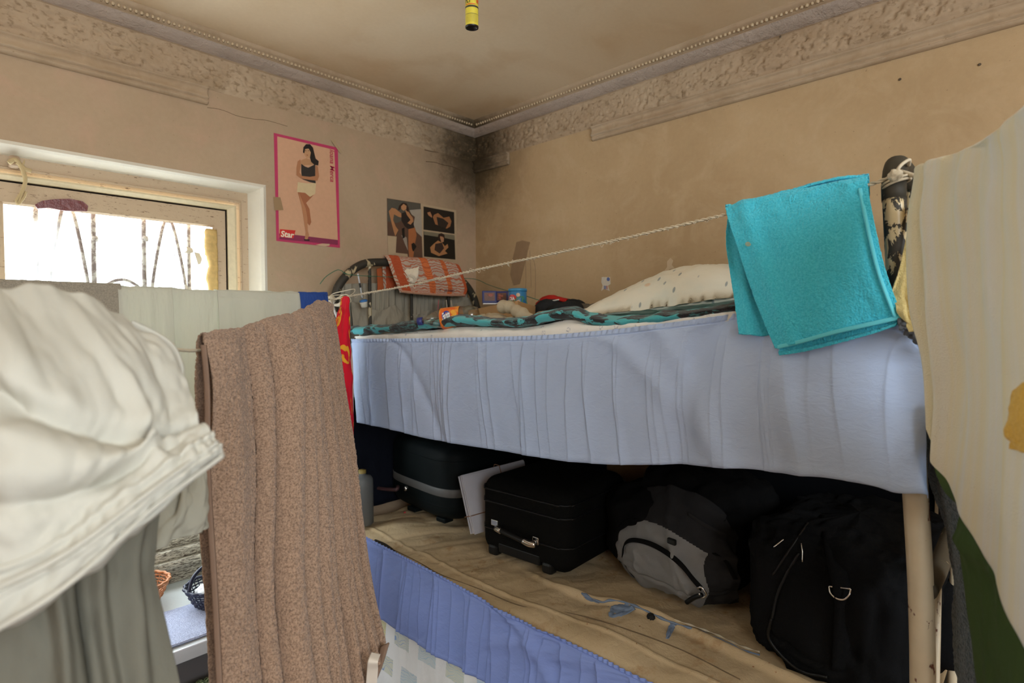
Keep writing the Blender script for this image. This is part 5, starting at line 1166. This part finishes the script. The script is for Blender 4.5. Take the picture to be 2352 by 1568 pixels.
# red towel with yellow flame print, seen edge-on at the far corner of the bunk
m = NT('red_flame_print'); co = m.coord((1, 1, 1)); fl = m.ramp(m.noise(7, 2, m.coord((1.2, 1.2, .7)), .4, 2.2), [(.515, 0.), (.53, 1.), (.60, 1.), (.615, 0.)])
m.base(m.mix(fl, (.62, .012, .03), (.75, .36, .03))).rough(.85, .15); m.bump(m.noise(24, 4), .004, .8); M_RED = m.m
rdr = [[dep(786, 690, 2.02), dep(792, 683, 1.97), dep(800, 682, 1.93), dep(803, 700, 1.92)], [dep(770, 760, 1.92), dep(780, 770, 1.86), dep(790, 770, 1.84), dep(803, 765, 1.88)], [dep(764, 830, 1.90), dep(776, 840, 1.83), dep(792, 840, 1.82), dep(808, 835, 1.88)], [dep(772, 930, 1.88), dep(785, 930, 1.82), dep(798, 930, 1.81), dep(811, 930, 1.87)], [dep(782, 1130, 1.86), dep(795, 1130, 1.80), dep(806, 1130, 1.80), dep(815, 1130, 1.85)]]
tag(cloth('beach_towel', rdr, M_RED, 60, 160, lambda U, V, P: -.010*bell(U, .45, .10)+.006*fbm(U*5, V*5, 0, 87), .005), 'bright red towel with yellow flame pattern hanging between the brown towel and the valance', 'towel')
tag(cloth('pink_cloth', [[dep(745, 700, 2.12), dep(766, 698, 2.10)], [dep(748, 760, 2.10), dep(772, 760, 2.08)], [dep(750, 800, 2.10), dep(806, 800, 2.06)], [dep(752, 1120, 2.10), dep(810, 1120, 2.06)]], fabric('dusty_pink_cotton', (.55, .40, .36), .1), 20, 60, lambda U, V, P: .006*fbm(U*3, V*4, 0, 2), .002), 'dusty pink cloth behind the top right corner of the brown towel, hidden lower part added to block light', 'cloth')  # unseen lower part widened to keep window light off the valance end

# turquoise towel on the main cord
M_TQ = terry('turquoise_terry', (.10, .72, .96), (.06, .60, .84), 330, .0020)
M_TQH = fabric('turquoise_hem', (.16, .74, .92), .08, .0006)
tt = thing('hand_towel', 'turquoise terry towel folded over the long clothesline near the bed post', 'towel', dep(1850, 800, 1.1))
T0 = [dep(1666, 487, 1.265), dep(1750, 466, 1.215), dep(1850, 443, 1.16), dep(1920, 425, 1.12), dep(1992, 421, 1.085)]
T1 = [dep(1692, 560, 1.235), dep(1765, 540, 1.19), dep(1860, 520, 1.135), dep(1930, 508, 1.10), dep(2006, 500, 1.07)]
T2 = [dep(1732, 680, 1.205), dep(1790, 660, 1.165), dep(1880, 640, 1.115), dep(1950, 632, 1.08), dep(2034, 620, 1.05)]
T3 = [dep(1782, 800, 1.175), dep(1840, 787, 1.14), dep(1915, 766, 1.10), dep(1985, 750, 1.07), dep(2074, 731, 1.035)]
Tb = [p+A(.018, 0, .004) for p in T0]
tq1 = lambda U, V, P: .0045*fbm(U*4, V*3, 0, 92)-.006*bell(U, .12+.05*V, .06)+.003*bell(V, .10+.02*U, .03)+tuft(U, V, P, .0012, 7)
TB1 = [dep(1668, 560, 1.28), dep(1700, 552, 1.27), dep(1850, 530, 1.20), dep(2000, 505, 1.12)]
TB2 = [dep(1687, 690, 1.232), dep(1730, 690, 1.215), dep(1870, 660, 1.155), dep(2015, 640, 1.08)]
TB3 = [dep(1697, 767, 1.215), dep(1762, 771, 1.192), dep(1880, 735, 1.135), dep(2045, 715, 1.055)]
of2 = lambda L, k=.014: [p-(p-CAM)*k for p in L]
tqf = cloth('front_panel', [[p+A(.010, 0, .010) for p in T0], of2([p+A(0, 0, .010) for p in T0], .008), of2([a*.8+b*.2 for a, b in zip(T0, T1)]), of2(T1), of2(T2), of2(T3)], M_TQ, 260, 260, tq1, .004, tt)
cloth('back_panel', [[p+A(-.001, 0, .012) for p in T0], [p+A(.016, 0, .004) for p in T0], TB1, TB2, TB3], M_TQ, 160, 160, lambda U, V, P: .004*fbm(U*4, V*3, 0, 93)-.010*bell(U, .10, .05)+tuft(U, V, P, .0012, 8), .006, tt)
lower = [[dep(1786, 792, 1.162), dep(1850, 785, 1.13), dep(1990, 750, 1.06), dep(2064, 728, 1.025)], [dep(1788, 808, 1.160), dep(1850, 799, 1.127), dep(1985, 766, 1.057), dep(2060, 743, 1.022)], [dep(1790, 816, 1.160), dep(1852, 806, 1.127), dep(1985, 772, 1.057), dep(2058, 748, 1.022)]]
cloth('inner_layer', [[p-(p-CAM)*.004 for p in T2]]+lower, M_TQ, 120, 60, lambda U, V, P: tuft(U, V, P, .0012, 9), .004, tt)
off = lambda p, k=.019: p-(p-CAM)*k
ribbon('hem', [off(dep(1786, 797, 1.175)), off(dep(1840, 784, 1.14)), off(dep(1915, 763, 1.10)), off(dep(1985, 747, 1.07)), off(dep(2070, 728, 1.037))], .008, M_TQH, tqf, UX, 60, .004)
ribbon('hem', [off(dep(1975, 432, 1.093)), off(dep(1988, 500, 1.078)), off(dep(2017, 622, 1.056)), off(dep(2056, 728, 1.04))], .006, M_TQH, tqf, RX, 60, .003)
M_SUN = plain('faded_motif', (.42, .50, .40), .9)
for k, (x, y, r) in enumerate(((1738, 578, .010), (1718, 560, .006))):
    t = np.linspace(0, 6*math.pi, 60); c = off(dep(x, y, 1.215), .022); P = c+np.outer(np.cos(t)*np.linspace(.1, 1, 60)*r, RX)+np.outer(np.sin(t)*np.linspace(.1, 1, 60)*r*.8, UX)
    tube('stitched_motif', P, .0008, M_SUN, tt, 5, raw=True)

# ------------------------------------------------------------------ right foreground: yellow and cream towels, green and grey cloths
m = NT('cream_stripe_terry'); uv = m.coord((1, 1, 1), uv=True); s_ = m.xyz(uv)
st_ = m.ramp(m.noise(1.0, 3, m.coord((26, .5, 1), uv=True), .6), [(.36, 0.), (.62, 1.)])
bc = m.mix(st_, (.95, .89, .66), (.93, .93, .87)); m.base(bc).rough(1, .05); m.bump(m.math('ADD', m.noise(420, 3), m.math('MULTIPLY', m.noise(18, 3), 2)), .0018, 1); m.translucent(.12, bc); M_CRM = m.m
M_YEL = terry('butter_yellow_terry', (.88, .74, .36), (.78, .62, .26), 420, .0016)
yt = thing('beach_towel', 'big cream and pale yellow striped towel draped in the right foreground', 'towel', dep(2250, 900, .75))
Y0 = [dep(2104, 395, 1.00), dep(2125, 386, .97), dep(2200, 362, .88), dep(2290, 312, .76), dep(2370, 245, .66), dep(2560, 90, .52)]
Y1 = [dep(2094, 500, .985), dep(2120, 500, .955), dep(2200, 500, .86), dep(2290, 490, .75), dep(2380, 480, .65), dep(2570, 460, .52)]
Y2 = [dep(2100, 700, .96), dep(2130, 700, .93), dep(2210, 700, .84), dep(2300, 700, .73), dep(2390, 700, .64), dep(2580, 700, .51)]
Y3 = [dep(2126, 830, .94), dep(2155, 860, .91), dep(2225, 890, .83), dep(2310, 930, .72), dep(2400, 960, .63), dep(2590, 1000, .50)]
Y4 = [dep(2128, 985, .92), dep(2165, 1080, .89), dep(2235, 1230, .80), dep(2320, 1400, .70), dep(2400, 1560, .62), dep(2590, 1900, .50)]
yf = lambda U, V, P: -np.clip(V*4-.35, 0, 1)*(.004*np.sin(U*46+V*2)*np.clip(1-V*.6, 0, 1)+.010*fbm(U*5, V*2.5, 0, 101)+.010*bell(U, .10, .03)-.008*bell(U, .06, .012))
cloth('outer_layer', [[p+(p-CAM)*.02 for p in Y0], [p+A(0, 0, .006) for p in Y0], [a*.85+b*.15-(a-CAM)*.005 for a, b in zip(Y0, Y1)], Y1, Y2, Y3, Y4], M_CRM, 200, 260, yf, .004, yt)
cloth('yellow_fold', [[dep(2098, 470, 1.04), dep(2110, 470, 1.0), dep(2140, 470, .99)], [dep(2070, 600, 1.035), dep(2100, 610, 1.02), dep(2140, 610, .98)], [dep(2052, 668, 1.03), dep(2085, 690, 1.02), dep(2140, 690, .97)], [dep(2060, 710, 1.02), dep(2090, 725, 1.005), dep(2140, 720, .965)], [dep(2078, 735, 1.01), dep(2100, 745, .995), dep(2140, 745, .96)], [dep(2098, 758, 1.0), dep(2115, 762, .98), dep(2150, 770, .955)]], M_YEL, 80, 120, lambda U, V, P: .006*fbm(U*3, V*5, 0, 104)-.008*bell(U, .18, .08)*bell(V, .5, .4), .006, yt)
cloth('yellow_lining', [[dep(2334, 900, .690), dep(2356, 880, .660), dep(2420, 860, .610)], [dep(2319, 975, .688), dep(2345, 960, .655), dep(2420, 960, .605)], [dep(2322, 1030, .690), dep(2350, 1040, .660), dep(2420, 1050, .610)]], terry('deep_yellow_terry', (.86, .56, .12), (.76, .46, .08), 420, .0012), 40, 40, lambda U, V, P: .004*fbm(U*3, V*3, 0, 105), .005, yt)
yl = tag(tube('line_to_room', [A(-.90, -2.14, 1.735), dep(2140, 412, .995), dep(2200, 390, .90), dep(2290, 343, .78), dep(2370, 280, .68), dep(2560, 130, .54), A(-1.62, -2.9, 1.98), A(-1.75, -4.0, 2.2)], .004, M_ROPE, None, 8, 120), 'cream line running from the near bed post out over the right foreground towel', 'clothesline')
# grey denim piece over the arch
M_DEN = fabric('grey_denim', (.25, .25, .27), .15, .001)
tag(cloth('denim_cloth', [[(-.62, -2.105, 1.70), (-.52, -2.105, 1.69), (-.40, -2.105, 1.70)], [(-.66, -2.105, 1.755), (-.52, -2.105, 1.76), (-.38, -2.105, 1.75)], [(-.68, -2.13, 1.782), (-.52, -2.13, 1.785), (-.36, -2.13, 1.776)], [(-.66, -2.157, 1.755), (-.52, -2.158, 1.755), (-.38, -2.157, 1.75)], [(-.62, -2.162, 1.55), (-.52, -2.164, 1.55), (-.42, -2.162, 1.55)]], M_DEN, 50, 60, lambda U, V, P: .005*fbm(U*5, V*5, 0, 107), .004), 'grey denim cloth thrown over the top of the near bed arch', 'cloth')
tag(cloth('grey_cloth', [[on(x, y, 'X', -.945) for x, y in ((2060, 728), (2085, 728), (2110, 745), (2128, 765))], [on(x, y, 'X', -.968) for x, y in ((2062, 742), (2088, 748), (2112, 762), (2127, 782))], [on(x, y, 'X', -.966) for x, y in ((2072, 756), (2094, 765), (2114, 780), (2127, 798))], [on(x, y, 'X', -.952) for x, y in ((2086, 768), (2102, 780), (2116, 796), (2126, 816))]], fabric('slate_grey_cloth', (.13, .14, .16), .15, .001), 50, 40, lambda U, V, P: .005*fbm(U*6, V*7+U*3, 0, 108), .003), 'small slate grey cloth wrinkled over the near top corner of the valance', 'cloth')
# blue-grey fleece and green cloth hanging outside the near bed end
M_FLC = terry('blue_grey_fleece', (.14, .19, .24), (.06, .09, .12), 240, .003)
fl_ = [[dep(2118, 770, 1.11), dep(2160, 770, 1.02), dep(2220, 770, .95)], [dep(2122, 1020, 1.10), dep(2165, 1020, 1.01), dep(2230, 1020, .93)], [dep(2166, 1200, 1.09), dep(2195, 1200, 1.0), dep(2250, 1200, .92)], [dep(2196, 1400, 1.06), dep(2225, 1400, .98), dep(2300, 1400, .90)], [dep(2208, 1640, 1.03), dep(2240, 1640, .95), dep(2330, 1640, .88)]]
tag(cloth('fleece_blanket', fl_, M_FLC, 80, 200, lambda U, V, P: .006*fbm(U*4, V*5, 0, 111)+tuft(U, V, P, .0025, 12), .006), 'blue-grey fleece blanket hanging beside the near bed post behind the green cloth', 'blanket')
m = NT('forest_green_cotton'); bc = m.mix(m.noise(6, 3), (.055, .105, .035), (.075, .13, .045)); m.base(bc).rough(.85, .2); m.bump(m.noise(24, 4, m.coord((1, 1, .6))), .005, .8); M_GRN = m.m
gn_ = [[dep(2138, 930, 1.0), dep(2180, 930, .97), dep(2260, 930, .90), dep(2420, 930, .80)], [dep(2140, 1040, .98), dep(2190, 1040, .95), dep(2270, 1040, .87), dep(2430, 1040, .76)], [dep(2182, 1180, .95), dep(2225, 1190, .88), dep(2300, 1200, .79), dep(2440, 1200, .67)], [dep(2218, 1320, .93), dep(2260, 1330, .86), dep(2330, 1340, .77), dep(2450, 1340, .66)], [dep(2252, 1640, .90), dep(2290, 1640, .83), dep(2360, 1640, .75), dep(2460, 1640, .65)]]
tag(cloth('green_cloth', gn_, M_GRN, 120, 160, lambda U, V, P: .012*bell(V, .48+.2*U, .05)-.008*bell(V, .62+.2*U, .04)+.006*fbm(U*4, V*4, 0, 113), .004), 'dark green cotton cloth hanging under the cream foreground towel', 'cloth')

# ------------------------------------------------------------------ line across the window with garments
def wl(x, y, Y=-.28): return on(x, y, 'Y', Y)
wlz = 1.562
tag(tube('window_line', [K0, (-1.25, -.27, 1.566), (-2.0, -.28, 1.558), (-3.0, -.28, 1.57), (-3.7, -.28, 1.62)], .003, M_ROPE, None, 8, 40), 'cream line carrying the pale garments across the window', 'clothesline')
def m_pale(name, c, tr=.3):
    m = NT(name); bc = m.mix(m.noise(5, 3), c, tuple(v*.93 for v in c)); m.base(bc).rough(.9, .2); m.bump(m.math('ADD', m.math('MULTIPLY', m.noise(800, 2), .1), m.noise(20, 4, m.coord((1, 1, .5)))), .005, .8); m.translucent(tr, bc); return m.m
M_OFF = m_pale('offwhite_twill', (.84, .84, .76), .45)
def wrow(xs, z, Y): return [(x, Y+.006*math.sin(x*30), z) for x in xs]
def garment(name, xa, xb, ztop, zbot, mat, label, cat, seed, Yf=-.300, Yb=-.255, nb=.02, hem=None, amp=.010):
    xs = np.linspace(xa, xb, 5)
    g = thing(name, label, cat, ((xa+xb)/2, -.28, zbot))
    f = lambda U, V, P: amp*fbm(U*(xb-xa)*11, V*1.0, 0, seed, 2)*np.clip(V*3, 0, 1)+.0015*fbm(U*9, V*6, 0, seed+1)
    cloth('front_panel', [wrow(xs, ztop-.004, -.276), wrow(xs, ztop+.004, -.284), wrow(xs, ztop-.012, Yf+.008), wrow(xs, ztop-.1, Yf), wrow(xs, (ztop+zbot)/2, Yf-.006)] + [[(x, Yf-.004, zbot+(hem(k/4) if hem else 0)) for k, x in enumerate(xs)]], mat, 160, 140, f, .002, g)
    cloth('back_panel', [wrow(xs, ztop+.002, -.281), wrow(xs, ztop-.004, -.272), wrow(xs, ztop-.1, Yb), wrow(xs, zbot+.09, Yb+.004)], mat, 100, 60, f, .002, g)
    return g
xG = lambda px: wl(px, 700)[0]
garment('pale_trousers', xG(388), xG(500), wlz+.002, .93, M_OFF, 'off-white garment with a crease hanging on the window line just left of the brown towel', 'trousers', 121, hem=lambda t: -.05+.03*math.sin(t*3))
garment('pale_sheet', xG(496), xG(692), wlz+.003, .36, M_OFF, 'off-white sheet on the window line, showing above the brown towel, hidden length added to block light', 'sheet', 122)  # unseen drop behind the brown towel lengthened to block window light
garment('pale_trousers', xG(268), xG(392), wlz+.004, .745, M_OFF, 'off-white trouser leg hanging in the middle of the window line', 'trousers', 123, Yf=-.308, hem=lambda t: .02*t)
M_GTW = terry('grey_beige_towel', (.58, .53, .44), (.44, .40, .33), 300, .002, .35)
garment('grey_towel', xG(-260), xG(276), wlz+.010, .95, M_GTW, 'grey-beige towel hanging on the window line at the far left', 'towel', 125, amp=.006)
M_ROY = fabric('royal_blue_cotton', (.035, .09, .36), .1, .0008, trans=.1)
garment('blue_cloth', xG(686), xG(752), wlz+.008, .80, M_ROY, 'royal blue cloth at the right end of the window line, hidden length added to block light', 'cloth', 127)  # lower drop, out of view, extended to shade the valance end

# ------------------------------------------------------------------ white shorts and grey trousers in the left foreground (out of focus)
m = NT('white_gabardine'); bc = m.mix(m.noise(5, 3), (.62, .605, .54), (.57, .555, .49)); m.base(bc).rough(.85, .25); m.bump(m.noise(28, 4), .003, .7); m.translucent(.10, bc); M_WHT = m.m
wsx = thing('white_shorts', 'white elastic-hemmed shorts hanging blurred in the left foreground', 'shorts', dep(150, 1300, .5))
S = [
 [dep(-160, 640, .56), dep(0, 650, .545), dep(110, 664, .57), dep(215, 690, .60), dep(300, 745, .64)],
 [dep(-160, 780, .47), dep(20, 790, .455), dep(160, 800, .50), dep(300, 810, .56), dep(385, 800, .62)],
 [dep(-160, 930, .44), dep(10, 950, .43), dep(170, 950, .46), dep(330, 930, .53), dep(425, 900, .60)],
 [dep(-160, 1090, .425), dep(0, 1110, .41), dep(160, 1090, .44), dep(330, 1030, .50), dep(450, 965, .57)],
 [dep(-160, 1270, .415), dep(0, 1265, .41), dep(150, 1200, .435), dep(330, 1080, .48), dep(478, 985, .55)],
 [dep(-160, 1400, .41), dep(0, 1345, .405), dep(160, 1265, .425), dep(350, 1125, .47), dep(500, 1015, .54)],
 [dep(-160, 1520, .41), dep(0, 1440, .405), dep(170, 1330, .425), dep(360, 1160, .475), dep(514, 1045, .545)]]
def sfold(U, V, P):
    r = .016*bell(V, .30+.34*U, .05)*np.clip(1.2-U, 0, 1)-.014*bell(V, .20+.36*U, .035)+.014*bell(V, .42+.18*U, .04)*np.clip(1-U, 0, 1)-.010*bell(V, .52+.12*U, .03)*np.clip(1.1-U, 0, 1)
    r = r+.012*bell(U, .60+.22*V, .03)*bell(V, .45, .3)+.006*fbm(U*7, V*5, 0, 131)
    g = np.exp(-((V-.80)/.10)**2)*(.0011*np.sin(U*80+4*np.sin(U*13)))+.004*np.exp(-((V-.745)/.012)**2)+.003*np.exp(-((V-.87)/.008)**2)
    return -(r+g)
cloth('shorts_leg', S, M_WHT, 260, 220, sfold, .003, wsx)
# hem band thickness and rear leg opening
S6 = S[-1]; inn = [[p+(p-CAM)*.01 for p in S6], [p+(p-CAM)*.06-RX*.006-UX*.004 for p in S6], [p+(p-CAM)*.13-RX*.02-UX*.002 for p in S6], [p+(p-CAM)*.17-RX*.05+UX*.01 for p in S6]]
cloth('inside_leg', inn, M_WHT, 100, 40, lambda U, V, P: .006*fbm(U*6, V*2, 0, 133), .003, wsx)
for k, dv in ((5, .0), (6, .012)):
    ribbon('hem_stitching', [p-(p-CAM)*.012 for p in S[k]], .004, M_WHT, wsx, UX, 80, .002)
lp = [[dep(372, 735, .66), dep(384, 770, .655)], [dep(395, 790, .66), dep(404, 830, .655)], [dep(418, 850, .64), dep(414, 880, .64)]]
ribbon('fringe', [dep(300, 742, .645), dep(360, 772, .65), dep(395, 800, .65), dep(414, 845, .64), dep(412, 885, .63)], .010, M_WHT, wsx, RX*.6+UX*.6, 60, .003)
# pale garment hem and grey trousers behind and below
M_KHA = m_pale('stone_twill', (.40, .38, .31), .15)
kr = [[dep(380, 1000, .78), dep(430, 1010, .78), dep(470, 1020, .79), dep(484, 1030, .80)], [dep(360, 1110, .76), dep(420, 1110, .75), dep(460, 1110, .77), dep(480, 1110, .79)], [dep(330, 1180, .74), dep(400, 1185, .72), dep(450, 1180, .75), dep(482, 1170, .78)], [dep(290, 1290, .72), dep(350, 1265, .70), dep(420, 1235, .73), dep(478, 1212, .77)]]
tag(cloth('stone_garment', kr, M_KHA, 80, 60, lambda U, V, P: .010*fbm(U*5, V*2, 0, 141)+.008*bell(U, .6, .06), .003), 'stone-coloured garment hem hanging just behind the white shorts', 'trousers')
M_GRT = m_pale('grey_green_twill', (.195, .187, .150), .10)
gt = [[dep(-120, 1150, .56), dep(60, 1150, .58), dep(220, 1130, .62), dep(330, 1090, .66), dep(385, 1060, .70)], [dep(-120, 1330, .55), dep(60, 1330, .57), dep(200, 1320, .60), dep(300, 1280, .64), dep(362, 1240, .68)], [dep(-120, 1450, .54), dep(60, 1450, .56), dep(200, 1450, .59), dep(310, 1430, .62), dep(372, 1380, .66)], [dep(-120, 1640, .53), dep(60, 1650, .55), dep(220, 1650, .58), dep(340, 1640, .61), dep(420, 1600, .64)]]
tag(cloth('grey_trousers', gt, M_GRT, 160, 120, lambda U, V, P: -(.014*bell(U, .42+.06*V, .03)+.012*bell(U, .58+.1*V, .03)-.012*bell(U, .50+.08*V, .02)+.012*bell(U, .80, .05)+.008*fbm(U*4, V*2, 0, 143)), .003), 'grey-green trousers hanging below the white shorts in the left foreground', 'trousers')

# ------------------------------------------------------------------ table under the window, baskets, green rug on a low bench
M_TBT = plain('mottled_worktop', (.62, .66, .68), .35, var=.08, scale=180); M_TBE = plain('table_edge', (.66, .66, .72), .3); M_TBS = plain('table_apron', (.12, .11, .115), .6)
tb0 = thing('table', 'narrow white-edged table standing under the window', 'table', (-2.05, -.26, 0))
box('table_top', (-2.05, -.268, .485), (1.75, .50, .035), M_TBT, tb0, bev=.004)
box('edge_trim', (-2.05, -.523, .484), (1.75, .012, .040), M_TBE, tb0, bev=.003)
box('apron', (-2.05, -.50, .415), (1.70, .020, .10), M_TBS, tb0)
for x in (-2.86, -1.24):
    for y in (-.48, -.06): box('leg', (x, y, .234), (.04, .04, .466), M_TBS, tb0)
M_MAT2 = terry('pale_blue_towelling', (.55, .60, .80), (.38, .42, .62), 260, .002)
tag(cloth('table_towel', [[(x, -.26, .508) for x in (-2.3, -1.9, -1.5, -1.2)], [(x, -.38, .509) for x in (-2.3, -1.9, -1.5, -1.2)], [(x, -.500, .508) for x in (-2.3, -1.9, -1.5, -1.2)]], M_MAT2, 120, 40, lambda U, V, P: -.002*np.abs(fbm(U*30, V*8, 0, 151)), .005), 'pale blue towelling mat lying along the front of the window table', 'mat')
def basket(name, c, r0, r1, h, mat, label, handle=None, ns=34, rows_=9):
    b = thing(name, label, 'basket', c); parts = []
    for k in range(ns):
        a = 2*math.pi*k/ns; pts = [c+A(math.cos(a)*(r0+(r1-r0)*(t**.7)), math.sin(a)*(r0+(r1-r0)*(t**.7)), h*t) for t in (0, .3, .65, 1)]
        V, F = tube(None, cr(pts, 8), .0016, None, seg=5, raw=True); parts.append((V, F))
    for j in range(rows_):
        t = j/(rows_-1); rr = r0+(r1-r0)*t**.7; q = np.linspace(0, 2*math.pi, ns*4+1)
        P = np.stack([c[0]+np.cos(q)*(rr+.0022*np.cos(q*ns/2*1+j*math.pi)), c[1]+np.sin(q)*(rr+.0022*np.cos(q*ns/2+j*math.pi)), c[2]+h*t+q*0], 1); V, F = tube(None, P, .0026 if j < rows_-1 else .005, None, seg=6, raw=True); parts.append((V, F))
    V, F = latheg(c, [(0, .001), (r0, .001)], seg=24); parts.append((V, F))
    V, F, _ = merge(parts); obj('woven_side', V, F, mat, b)
    if handle: tube('handle', handle, .006, mat, b, 8, 40)
    return b
c1 = on(352, 1395, 'Z', .503); c1 = A(c1[0]-.028, c1[1]+.035, .512)
basket('wicker_basket', c1, .045, .085, .075, plain('orange_wicker', (.50, .20, .08), .5, var=.3, scale=90), 'orange-brown wicker basket on the window table by the grey trousers')
c2 = on(470, 1405, 'Z', .503); c2 = A(c2[0]+.035, c2[1]+.02, .512)
basket('wicker_basket', c2, .045, .085, .07, plain('navy_wicker', (.015, .018, .05), .45, var=.3, scale=90), 'navy woven basket with a loop handle on the window table beside the brown towel', [c2+A(-.082, -.02, .07), c2+A(-.06, .0, .11), c2+A(-.01, .03, .125), c2+A(.05, .05, .10), c2+A(.075, .04, .07)])
tag(heap('white_cloth', c2+A(0, 0, .045), (.05, .05, .018), plain('white_tissue', (.85, .85, .88), .8), None, 9, .006, 40), 'white crumpled cloth lying in the navy basket', 'cloth')
# low bench with green knitted cover
m = NT('green_knit'); wv = m.n('ShaderNodeTexWave', wave_type='BANDS'); wv.inputs['Scale'].default_value = 34; wv.inputs['Distortion'].default_value = 4; wv.inputs['Detail'].default_value = 2; m.l(m.coord((1, 1, 1), rot=(0, 0, .9)), wv.inputs['Vector'])
m.base(m.mix(m.ramp(m.noise(150, 2), [(.4, 0.), (.6, 1.)]), (.03, .07, .03), (.34, .40, .24))).rough(1, .05); m.bump(m.math('ADD', wv.outputs['Fac'], m.noise(120, 2)), .006, 1); M_KNIT = m.m
bn = thing('low_bench', 'low bench with a coarse green knitted cover in front of the window table', 'bench', (-1.75, -.85, 0))
box('bench_body', (-1.905, -.82, .20), (.78, .50, .38), M_TBS, bn, bev=.01)
xs = (-2.31, -2.1, -1.8, -1.50)
cloth('knitted_cover', [[(x, -.555, .28) for x in xs], [(x, -.56, .402) for x in xs], [(x, -.70, .406) for x in xs], [(x, -.95, .406) for x in xs], [(x, -1.08, .402) for x in xs], [(x, -1.085, .22) for x in xs]], M_KNIT, 200, 120, lambda U, V, P: .003*np.sin(U*260)+.002*fbm(U*40, V*20, 0, 5), .010, bn)

# ------------------------------------------------------------------ yellow fly-paper tube hanging from the ceiling
ft = thing('flypaper_tube', 'small yellow printed fly-paper tube with a black end hanging from the ceiling', 'tube', dep(1084, 66, 1.55))
e0 = dep(1084, 64, 1.55); e1 = dep(1070, -60, 1.55); e1 = A(e0[0]-.016, e0[1]+.002, e1[2]); fax = axes(RX, e1-e0); flen = .155; fr_ = .0175
m = NT('yellow_print'); m.base(m.mix(m.ramp(m.noise(260, 2, m.coord((1, 1, 4))), [(.60, 0.), (.66, .5)]), (.78, .66, .07), (.35, .33, .10))).rough(.35); M_FLY = m.m
lathe('printed_tube', e0, [(fr_, 0), (fr_, flen*.5), (fr_, flen), (fr_-.003, flen+.002), (0, flen+.002)], M_FLY, ft, fax)
lathe('black_end', e0, [(0, .006), (.002, .0055), (fr_-.0025, .004), (fr_-.0015, -.0015), (fr_+.0004, -.001), (fr_+.0006, .003)], plain('black_wax', (.012, .010, .012), .35), ft, fax)
M_FBL = plain('fly_black_print', (.05, .05, .03), .4); M_FRD = plain('fly_red_print', (.75, .10, .03), .4)
for z0, z1, mt_ in ((.0470, .0515, M_FBL), (.0300, .0306, M_FBL)): lathe('print_band', e0, [(fr_+.0004, z0), (fr_+.0004, z1)], mt_, ft, fax)
def fcy(a, z):
    v = CAM-e0; v = v-fax[2]*(v@fax[2]); v /= np.linalg.norm(v); w_ = np.cross(fax[2], v); return e0+fax[2]*z+(v*math.cos(a)+w_*math.sin(a))*(fr_+.0008)
wrap_text('print_lettering', 'FLY', e0, fr_, -1.1, -.1, .058, .070, M_FBL, ft, axm=fcy)
wrap_text('print_lettering', 'MAX', e0, fr_, .75, 1.5, .058, .070, M_FRD, ft, axm=fcy)
V = [fcy(a, z) for z in (.0535, .0555) for a in np.linspace(-1.1, .6, 12)]; obj('print_underline', V, grid_faces(1, 11), M_FRD, ft)
for k in range(7): 
    z = .0100+.0034*k; V = [fcy(a, zz) for zz in (z, z+.0007) for a in np.linspace(-1.0, .9, 12)]; obj('print_line', V, grid_faces(1, 11), plain('print_grey', (.42, .37, .10), .5) if k == 0 else bpy.data.materials['print_grey'], ft)
tag(tube('hanging_thread', [e0+fax[2]*flen, (e0+fax[2]*flen)*.5+A(e0[0]-.02, e0[1], HC)*.5, A(e0[0]-.025, e0[1], HC)], .0012, M_ROPE, None, 6, 10), 'thin thread holding the yellow tube from the ceiling', 'string')
